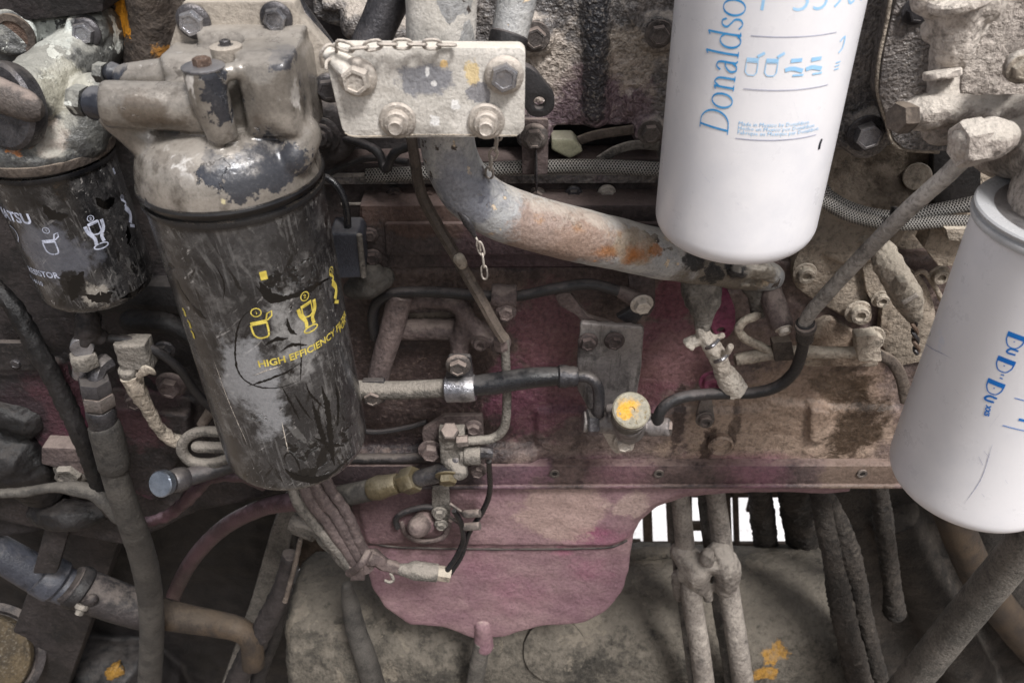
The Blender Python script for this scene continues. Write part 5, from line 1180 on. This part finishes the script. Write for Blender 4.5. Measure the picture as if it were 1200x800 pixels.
# ================================================================== lower and side areas at the long filter's far side
dw = thing('side_housing', 'dark oily housing with faint magenta patches behind the small hoses', 'housing', (120, 470, .70))
mat('housing_dark', [(44, 40, 39), (62, 55, 53), (29, 27, 27)], dust=((104, 92, 84), .3), rough=.6, bump=(240, 1.2), big=(50, .6),
    spots=[(70, 480, .69, 70, (88, 52, 60), .7, (1, 1, .8)), (170, 480, .69, 50, (92, 60, 64), .7), (110, 500, .69, 30, (104, 50, 70), .6), (165, 560, .69, 26, (100, 60, 74), .7), (20, 470, .69, 60, (40, 38, 40), .7)])
obj('face', disp(cast([plate([(-60, 370), (420, 370), (420, 560), (230, 600), (150, 640), (-60, 600)], .70, .05, 3), plate([(-60, 440), (60, 436), (96, 530), (96, 560), (-60, 600)], .675, .03, 3, rnd=6),
     plate([(118, 475), (220, 488), (220, 520), (180, 590), (150, 575)], .67, .03, 3, rnd=8), plate([(120, 560), (-60, 560), (-60, 640), (60, 620), (120, 600)], .72, .05, 2, rnd=4)], .0026, 4), .0012, 70), M['housing_dark'], dw, sharp=0)
obj('upper_plate', plate([(-20, 402), (44, 402), (44, 434), (-20, 434)], .66, .006, 1.2, rnd=2), M['dark_grime'], dw)
obj('dark_shelf', plate([(175, 335), (420, 345), (420, 372), (200, 368), (100, 366), (90, 352)], .68, .03, 1.5, rnd=2), M['black_grime'], dw)
for px, py, r, mt in ((20, 424, 6, 'steel_dark'), (201, 450, 13, 'pink_dust'), (194, 409, 9, 'steel_dark'), (160, 468, 10, 'pink_dust'), (84, 550, 15, 'hose_dusty')):
    bolt(px, py, .662, r, M[mt], dw, 'flange')
obj('bolt_shelf', plate([(48, 524), (96, 526), (100, 556), (48, 544)], .655, .02, 2, rnd=3), M['pink_dust'], dw)

# spiral-wrapped dark loom
t = thing('wrapped_loom', 'dark rough wrapped loom running down beside the short filter to the hydraulic hose', 'loom', (60, 440, .62))
obj('loom', tube([(-30, 318, .64), (10, 352, .63), (42, 405, .62), (70, 458, .615), (96, 515, .61), (118, 575, .62), (130, 600, .63)], [9, 10, 11, 11, 10, 9, 8], seg=18, lump=.22, lf=260), M['black_grime'], t)

# hydraulic hose with swaged end
t = thing('hydraulic_hose', 'thick olive grey hydraulic hose with a swaged end hanging down past the chrome cap', 'hose', (150, 600, .60))
obj('hose', tube([(131, 540, .59), (140, 572, .592), (154, 612, .60), (168, 655, .62), (176, 700, .64), (178, 750, .66), (174, 820, .68)], [15.5, 15, 15, 15, 14, 13.5, 13], seg=28, lump=.03, lf=60), M['hose_grey'], t)
obj('swage', tube([(121, 497, .588), (124, 505, .588), (134, 545, .59)], [17, 18.5, 18], seg=24, cap='flat'), M['hose_grey'], t)
obj('grooved_neck', tube([(117, 478, .588), (122, 500, .588)], [15, 15.5], seg=24, ribs=(.0062, .12)), M['steel_dark'], t)
dv_ = W(122, 500, .588) - W(112, 448, .59)
obj('hex_nut', lathe([(.0140, 0), (.0152, .002), (.0152, .013), (.0140, .015)], W(114, 460, .589), dv_, nseg=6), M['bolt_brown'], t)
obj('hex_nut', lathe([(.0140, 0), (.0148, .002), (.0148, .014), (.0138, .015)], W(110, 444, .59), dv_, nseg=6), M['steel_dark'], t)
obj('upper_elbow', tube([(112, 446, .592), (116, 432, .60), (126, 424, .61)], [10, 10, 12], seg=8, cap='flat'), M['steel_dark'], t)

t = thing('elbow_union', 'dusty steel elbow union with a domed cap under the short black filter', 'union', (100, 400, .60))
obj('elbow', cast([tube([(103, 372, .605), (104, 386, .60), (98, 402, .598)], [13, 14, 12], cap='round'), tube([(96, 408, .598), (96, 436, .60)], [11, 8], cap='flat'), tube([(102, 388, .60), (122, 396, .605)], 9)], .0016, 3, .0008, 160), M['dark_grime'], t, sharp=0)
obj('domed_cap', tube([(97, 403, .597), (96, 408, .590)], [13, 13], cap='flat', seg=24), M['steel'], t)
obj('hex_nut', lathe([(.0115, -.002), (.0128, 0), (.0128, .010), (.0118, .012)], W(97, 416, .592), (0, -.1, -1), nseg=6), M['hose_dusty'], t)
obj('thread', tube([(95, 430, .597), (94, 440, .597)], 9, ribs=(.003, .1)), M['steel'], t)
obj('top_collar', tube([(104, 370, .61), (104, 380, .608)], 14, seg=20, cap='flat'), M['steel_dark'], t)
t = thing('thin_cable', 'thin dark cable curving from the elbow union behind the long filter', 'cable', (190, 415, .62))
obj('cable', tube([(104, 394, .603), (130, 396, .61), (155, 400, .612), (184, 412, .615), (210, 432, .62), (232, 462, .63), (262, 490, .64)], 5.3, seg=12), M['rubber'], t)
t = thing('dark_pipe_union', 'dark rounded pipe union at the end of the shelf under the short filter', 'union', (175, 375, .66))
obj('union', tube([(155, 376, .66), (200, 380, .655), (230, 400, .65)], [14, 12, 10], cap='round'), M['black_grime'], t)

t = thing('cable_plug', 'dusty block-shaped cable plug with a ragged wrapped lead beside the swaged hose end', 'plug', (158, 415, .61))
obj('plug', cast([box_w(tuple(W(141, 436, .60)), tuple(W(168, 405, .60) + Vector((0, .02, 0))), .003), tube([(150, 432, .605), (154, 446, .605)], [12, 10], cap='flat')], .0015, 2, .001, 160), M['hose_dusty'], t, sharp=0)
obj('lead', tube([(152, 440, .605), (160, 456, .605), (172, 476, .61), (184, 498, .615), (200, 514, .62), (214, 518, .625)], [12, 11, 8, 7, 8, 8], lump=.25, lf=160, seg=16), M['dust_tan'], t)
obj('rag_tail', tube([(162, 440, .595), (172, 433, .59), (180, 437, .59)], [4, 6, 3], flat=.4, lump=.3, cap='round'), M['dust_tan'], t)
t = thing('looped_cable', 'stiff tan cable bent in a flat double loop beside the long filter', 'cable', (240, 520, .62))
obj('loop', tube([(300, 507, .62), (262, 506, .618), (232, 506, .616), (216, 516, .615), (214, 530, .614), (226, 541, .614), (250, 542, .614), (272, 534, .612)], 6.5, seg=14, lump=.08), M['hose_dusty'], t)
obj('inner_bar', tube([(231, 523, .612), (250, 524, .612), (285, 524, .612)], 7, seg=14, lump=.06, cap='round'), M['hose_dusty'], t)

t = thing('capped_tube', 'short dark tube ending in a bright round chrome cap', 'tube', (200, 563, .58))
obj('tube', tube([(300, 535, .64), (262, 546, .62), (216, 560, .60)], 11, seg=20), M['rubber'], t)
obj('thread', tube([(216, 560, .60), (201, 564, .588)], 13, seg=20, ribs=(.0035, .12)), M['steel_dark'], t)
cdir = W(188, 567, .575) - W(216, 560, .60)
obj('chrome_cap', lathe([(.0125, -.004), (.0136, -.003), (.0136, .004), (.0125, .0052), (.002, .0056)], W(191, 566, .577), cdir + Vector((0, -.012, .008)), 40), M['chrome'], t)

t = thing('sagging_cable', 'dusty taped cable running level into the hydraulic hose near the chrome cap', 'cable', (60, 575, .62))
obj('cable', tube([(-20, 579, .63), (30, 576, .625), (62, 571, .62), (88, 572, .615), (110, 578, .612), (126, 592, .61), (140, 608, .61)], [5.5, 6, 6, 9, 9, 8, 8], lump=.12, lf=130), M['hose_grey'], t)
t = thing('frayed_cable', 'reddish taped cable passing under the chrome cap', 'cable', (215, 590, .64))
obj('cable', tube([(150, 612, .65), (180, 610, .645), (205, 598, .64), (226, 578, .635), (248, 562, .63), (282, 556, .63), (310, 566, .64)], [6, 7, 7, 9, 5, 9, 9], lump=.2, lf=120), M['hose_purple'], t)

# big pipe with its rubber elbow
t = thing('large_pipe', 'thick dark blue-grey pipe with a hose clamp, sloping down behind the hydraulic hose', 'pipe', (80, 680, .72))
obj('pipe', tube([(-60, 618, .72), (0, 648, .72), (50, 676, .72), (92, 692, .72)], [19, 20, 21, 21], seg=32, lump=.02), M['box_blue'], t)
obj('sleeve', tube([(84, 684, .715), (96, 690, .715), (140, 706, .715), (172, 716, .715)], [23, 24, 23, 22], seg=32, cap='flat', lump=.02), M['dark_grime'], t)
obj('clamp_band', tube([(88, 686, .714), (96, 690, .714)], 25.5, seg=32, cap='flat'), M['black_grime'], t)
obj('collar', tube([(50, 672, .718), (66, 681, .718)], 25, seg=32, cap='flat'), M['box_blue'], t)
obj('clamp_ear', tube([(92, 708, .70), (108, 702, .69)], 7, cap='round', seg=8), M['dark_grime'], t); bolt(98, 706, .69, 8, M['hose_dusty'], t, 'stud', washer=False, d=(-.3, -.6, -.6))
obj('rubber_elbow', tube([(165, 712, .715), (205, 722, .705), (250, 730, .695), (280, 737, .685), (294, 750, .68), (297, 778, .675)], [19, 17, 15, 14, 13, 13], seg=28, lump=.03), M['hose_brown'], t)
t = thing('hanger_strap', 'dark flat hanger strap holding the thick pipe', 'strap', (60, 630, .70))
obj('strap', plate([(58, 598), (88, 598), (66, 672), (38, 672)], .69, .01, 1.5, rnd=3), M['dark_grime'], t)
obj('top_knob', tube([(60, 600, .69), (92, 602, .69)], 12, cap='round', lump=.15), M['black_grime'], t)

t = thing('slanted_beam', 'broad dark frame beam slanting down behind the thick pipe', 'beam', (90, 700, .85))
obj('beam', plate([(80, 560), (150, 590), (138, 640), (70, 830), (-20, 830), (30, 700)], .84, .06, 3), M['dark_grime'], t)
t = thing('brake_wheel', 'brownish round drum with a dark rim in the corner', 'drum', (-10, 770, .80))
obj('drum', lathe([(.075, -.03), (.078, -.01), (.074, .0), (.05, .012), (.01, .016)], W(-22, 775, .80), (.35, -.7, .6), 56), M['wheel_brown'], t)
obj('rim', lathe([(.078, -.04), (.094, -.03), (.096, -.018), (.084, -.014), (.078, -.02)], W(-22, 775, .80), (.35, -.7, .6), 56), M['dark_grime'], t)
t = thing('frame_floor', 'dark lumpy grimy frame plate low down behind the hoses with an orange paint flake', 'frame plate', (200, 720, .95))
obj('plate', disp(cast([plate([(-120, 560), (345, 560), (345, 900), (-120, 900)], .97, .05, 3), tube([(80, 800, .96), (150, 780, .95), (180, 840, .95)], 50, cap='round')], .005, 4), .004, 30), M['black_grime'], t, sharp=0)
obj('paint_flake', disp(cast([tube([(128, 794, .90), (136, 784, .90), (142, 790, .90)], [6, 9, 4], lump=.5, cap='round')], .002, 1), .002, 200), M['yellow_paint'], t)
t = thing('slanted_panel', 'dusty grey side panel slanting down under the long black filter', 'panel', (320, 680, .9))
obj('panel', disp(plate([(344, 560), (352, 575), (338, 640), (312, 760), (300, 830), (250, 830), (296, 700), (318, 620)], .88, .03, 2), .002, 40), M['hose_dusty'], t)
t = thing('thick_loom', 'thick dark ribbed loom dropping at the edge of the slanting panel', 'loom', (310, 740, .78))
obj('loom', tube([(340, 650, .69), (330, 690, .69), (312, 730, .69), (288, 775, .69), (262, 830, .69)], [9, 11, 13, 13, 13], seg=18, lump=.15, lf=120), M['dark_grime'], t)
obj('second_loom', tube([(336, 690, .70), (322, 740, .70), (304, 790, .70), (295, 840, .70)], [7, 9, 9, 9], seg=14, lump=.1), M['black_grime'], t)
t = thing('speckled_line', 'thin speckled line hanging from the bundle clamp', 'line', (345, 660, .72))
obj('line', tube([(352, 632, .68), (346, 660, .68), (338, 690, .68), (334, 704, .68)], 2.6, ribs=(.004, .25), seg=10), M['rod_brown'], t)
obj('clamp', tube([(344, 612, .68), (370, 622, .67)], 13, cap='flat', seg=16), M['hose_dusty'], t)

# dusty cross tube and what stands over it
t = thing('cross_tube', 'huge dust-caked horizontal cross tube under the oil pan', 'axle tube', (650, 720, .98))
ctz = -1.245
def yy(px, py, y): return W(px, py, y)
pts = [(-.335, .822, -1.212), (-.25, .820, -1.208), (0, .817, -1.198), (.22, .817, -1.196), (.40, .820, -1.198), (.52, .822, -1.20)]
tg = tube_w(pts, [.128, .13, .132, .132, .13, .128], seg=170, lump=.02, lf=6, step=.0065)
obj('tube', disp(disp(disp(tg, .006, 13), .0028, 42), .0016, 110), M['pan_tube'], t, sharp=0)
obj('weld_flange', disp(tube_w([(.055, .817, -1.197), (.060, .817, -1.197)], [.134, .134], seg=90, cap='flat'), .004, 40), M['pan_tube'], t).hide_render = False
obj('plug_boss', disp(lathe([(.05, -.02), (.047, .004), (.03, .008), (.002, .008)], (.065, .715, -1.11), (0, -.75, .66), 28), .002, 60), M['pan_tube'], t)
t = thing('standing_hose', 'olive dark hose rising with a blunt cut end in front of the cross tube', 'hose', (415, 740, .80))
obj('hose', tube([(407, 688, .71), (410, 704, .71), (418, 740, .70), (430, 775, .69), (448, 840, .68)], [7, 10, 12, 13, 14], seg=20, cap='round', lump=.03), M['hose_grey'], t)

# slotted guard behind the gap (each bar a part)
t = thing('slotted_guard', 'dark slotted guard grille with daylight showing between its bars', 'grille', (810, 610, 1.05))
bars = [(-1, 736, 3), (0, 757.5, 5.5), (1, 795, 15), (2, 830, 8), (3, 852.5, 3), (4, 861.5, 3), (5, 888, 5)]
gy = 1.16
for _, px, hw_ in bars:
    zt, zb = W(px, 560, gy).z, W(px, 652, gy).z
    dx = R(hw_, px, 610, gy); a = W(px, 560, gy); b = W(px + 3, 650, gy)
    obj('bar', disp(prism([(a.x - dx, a.z), (b.x - dx, b.z), (b.x + dx, b.z), (a.x + dx, a.z)], gy, .012, .001), .0012, 60), M['brown_grime'], t)
for y0, y1, nm in ((556, 583, 'top_rail'), (637, 662, 'bottom_rail')):
    a, b = W(700, y0, gy + .004), W(700, y1, gy + .004)
    obj(nm, box_w((W(640, 600, gy).x, gy + .004, b.z), (W(1010, 600, gy).x, gy + .012, a.z), .001), M['brown_grime'], t)
for x0, x1, y0, y1 in ((802, 824, 613, 622), (738, 750, 634, 640), (881, 900, 575, 600)):
    a, b = W(x0, y0, gy + .002), W(x1, y1, gy + .002)
    obj('cross_web', box_w((a.x, gy + .002, b.z), (b.x, gy + .01, a.z), .001), M['brown_grime'], t)
t = thing('mounting_foot', 'long dusty ledge joining the cross tube to the slotted guard', 'ledge', (740, 648, 1.0))
obj('ledge', disp(tube([(715, 652, .86), (760, 648, .86), (800, 646, .86)], [7, 8, 7], lump=.1, cap='round'), .001, 60), M['pan_tube'], t)

# pair of pipes crossing the tube
for lab, pts, r in (('dusty grey steel pipe with yellow paint flecks, the one nearer the oil pan', [(790, 540, .72), (798, 590, .71), (804, 650, .70), (812, 710, .68), (820, 760, .66), (829, 830, .64)], [10.5, 11, 11.5, 12, 12, 12]),
                    ('dusty grey steel pipe with yellow paint flecks, the one away from the oil pan', [(832, 540, .73), (840, 590, .72), (848, 650, .71), (857, 710, .69), (865, 760, .67), (875, 830, .65)], [11, 11.5, 12, 12.5, 12.5, 12.5])):
    q = thing('steel_pipe', lab, 'pipe', pts[3], 'pair of dusty steel pipes over the cross tube'); obj('pipe', tube(pts, r, seg=28, lump=.025, lf=60), M['pipes_grey'], q)
for lab, pts in (('thin dark line beside the first dusty steel pipe', [(782, 540, .74), (787, 600, .73), (793, 660, .72), (801, 720, .70), (808, 770, .68), (814, 830, .66)]), ('thin dark line in the gap between the two dusty steel pipes', [(820, 540, .75), (824, 600, .74), (832, 660, .73), (841, 720, .71), (850, 770, .69), (858, 830, .67)])):
    q = thing('thin_line', lab, 'line', pts[2], 'thin lines along the steel pipes'); obj('line', tube(pts, 5, seg=12, lump=.08), M['hose_dusty'], q)
t = thing('pipe_clamp', 'lumpy dirt-caked clamp block joining the two dusty steel pipes', 'clamp', (832, 662, .69))
obj('block', cast([tube([(800, 648, .698), (816, 668, .688), (812, 690, .698)], [15, 18, 13], cap='round', lump=.2, lf=120), tube([(842, 648, .698), (852, 666, .688), (850, 688, .698)], [15, 17, 13], cap='round', lump=.2, lf=120), tube([(812, 658, .69), (850, 660, .69)], 13, cap='round', lump=.2, lf=120), tube([(795, 675, .70), (795, 700, .70)], [9, 6], cap='round', lump=.2),
    tube([(829, 650, .680), (829, 656, .678)], 9, cap='round'), tube([(798, 670, .688), (800, 676, .686)], 6, cap='round'), tube([(827, 684, .69), (830, 700, .698)], 6, cap='round', lump=.2)], .0025, 3, .0015, 120), M['pipes_grey'], t, sharp=0)

# corner of shaggy hoses
t = thing('back_panel', 'dark brown dusty panel behind the shaggy hoses in the lower corner', 'panel', (1080, 720, 1.0))
obj('panel', disp(cast([plate([(905, 560), (1400, 560), (1400, 900), (1000, 900), (960, 700)], 1.0, .04, 3), tube([(1045, 600, 1.0), (1090, 700, .99), (1150, 820, .98)], 30), tube([(1120, 560, 1.0), (1230, 780, .98)], 24)], .005, 4), .003, 30), M['brown_dark'], t, sharp=0)
shag = [('shaggy dirt-matted hose end tucked under the crankcase flange', [(886, 545, .76), (893, 600, .86), (900, 660, .96), (906, 720, .98)], [11, 14, 13, 12], 'brown_dark'),
        ('second shaggy dirt-matted hose beside the first under the flange', [(928, 545, .76), (936, 600, .86), (944, 660, .96), (950, 720, .98)], [17, 20, 17, 16], 'brown_dark'),
        ('dirt-matted hose draped over the end of the cross tube', [(958, 560, .74), (966, 610, .73), (976, 650, .72), (984, 700, .71), (998, 760, .69), (1018, 840, .67)], [11, 12, 12, 14, 14, 14], 'brown_dark'),
        ('dirt-matted hose with a swollen elbow beside the draped one', [(972, 585, .74), (986, 620, .73), (992, 648, .725), (1003, 680, .72), (1012, 720, .71), (1024, 770, .70), (1044, 840, .68)], [9, 12, 16, 12, 10, 10, 10], 'brown_dark'),
        ('crusted hose hanging straight down with a fat plug at its end', [(1026, 550, .74), (1035, 610, .75), (1042, 660, .76), (1046, 692, .76), (1048, 716, .76)], [10.5, 11, 10.5, 10, 13], 'brown_dark')]
for lab, pts, r, mt in shag:
    q = thing('crusted_hose', lab, 'hose', pts[1], 'crusted hoses in the lower corner'); obj('hose', tube(pts, r, seg=26, lump=.16, lf=150, cap='round', step=.003), M[mt], q)
tb = thing('tan_belt_hose', 'smooth tan-brown hose curving down behind the white filter bottom', 'hose', (1150, 680, .88))
obj('hose', tube([(1105, 570, .88), (1122, 620, .88), (1150, 680, .88), (1190, 735, .88), (1240, 790, .88)], [20, 20, 20, 20, 20], seg=24, lump=.03), M['hose_brown'], tb)
gp = thing('dusty_diagonal_pipe', 'scuffed grey steel pipe rising diagonally in the lower corner', 'pipe', (1130, 710, .62))
obj('pipe', tube([(1030, 850, .62), (1075, 790, .60), (1125, 728, .58), (1175, 668, .56), (1240, 590, .53)], [20, 19, 20, 21, 23], seg=32, lump=.025, lf=50), M['hose_dusty'], gp)
gb = thing('corner_block', 'dark block edge behind the end of the diagonal pipe', 'block', (1185, 610, .62))
obj('block', plate([(1168, 606), (1240, 596), (1240, 622), (1172, 621)], .64, .02, 2, rnd=3), M['brown_grime'], gb)

t = thing('yard_mask_plate', 'dark dusty plate added to hide the bright yard between the cable bundle and the oil pan', 'mask plate', (330, 610, 1.1))
obj('beam', disp(cast([plate([(120, 540), (455, 540), (455, 668), (120, 668)], 1.08, .04, 3), tube([(150, 610, 1.09), (455, 608, 1.09)], 22)], .006, 4), .003, 40), M['brown_grime'], t, sharp=0)  # dark plate added where the sunlit yard would show through

# more of the clutter in the dark side area
t = thing('rough_casting', 'black crusted lumpy casting corner low beside the wrapped loom', 'casting', (20, 530, .66))
obj('casting', cast([tube([(-20, 520, .68), (20, 535, .67), (50, 570, .68)], [40, 36, 26], cap='round', lump=.2, lf=60), tube([(-20, 470, .69), (30, 490, .68)], [30, 24], cap='round', lump=.2, lf=80)], .003, 2, .002, 120), M['black_grime'], t, sharp=0)
t = thing('small_conduit', 'thin dusty conduit curving behind the tan looped cable', 'conduit', (215, 470, .68))
obj('conduit', tube([(225, 395, .68), (240, 430, .68), (250, 470, .68), (236, 498, .67)], 6, lump=.08), M['rod_brown'], t)
t = thing('boot_lump', 'grimy rounded rubber lump under the dusty taped cable', 'rubber boot', (62, 605, .68))
obj('boot', cast([tube([(48, 600, .68), (80, 604, .67), (120, 600, .68)], [16, 20, 12], cap='round', lump=.2, lf=90)], .0025, 3, .001, 120), M['black_grime'], t, sharp=0)
t = thing('inner_pipe', 'dark vertical pipe deep in the gap beside the relay box', 'pipe', (370, 250, .66))
obj('pipe', tube([(388, 180, .67), (384, 260, .67), (380, 340, .67)], 13, seg=20), M['dark_grime'], t)
t = thing('cross_cable', 'thin black cable crossing the dark wall under the rubber pipe', 'cable', (460, 500, .65))
obj('cable', tube([(405, 500, .655), (440, 506, .655), (480, 500, .655), (500, 494, .655)], 3.2, seg=8), M['rubber'], t)
t = thing('wall_rib', 'raised dark ledge low on the stained wall beside the long filter', 'ledge', (470, 535, .66))
obj('rib', tube([(400, 536, .655), (440, 537, .655), (500, 536, .655)], 6, lump=.1, cap='round'), M['dark_grime'], t)
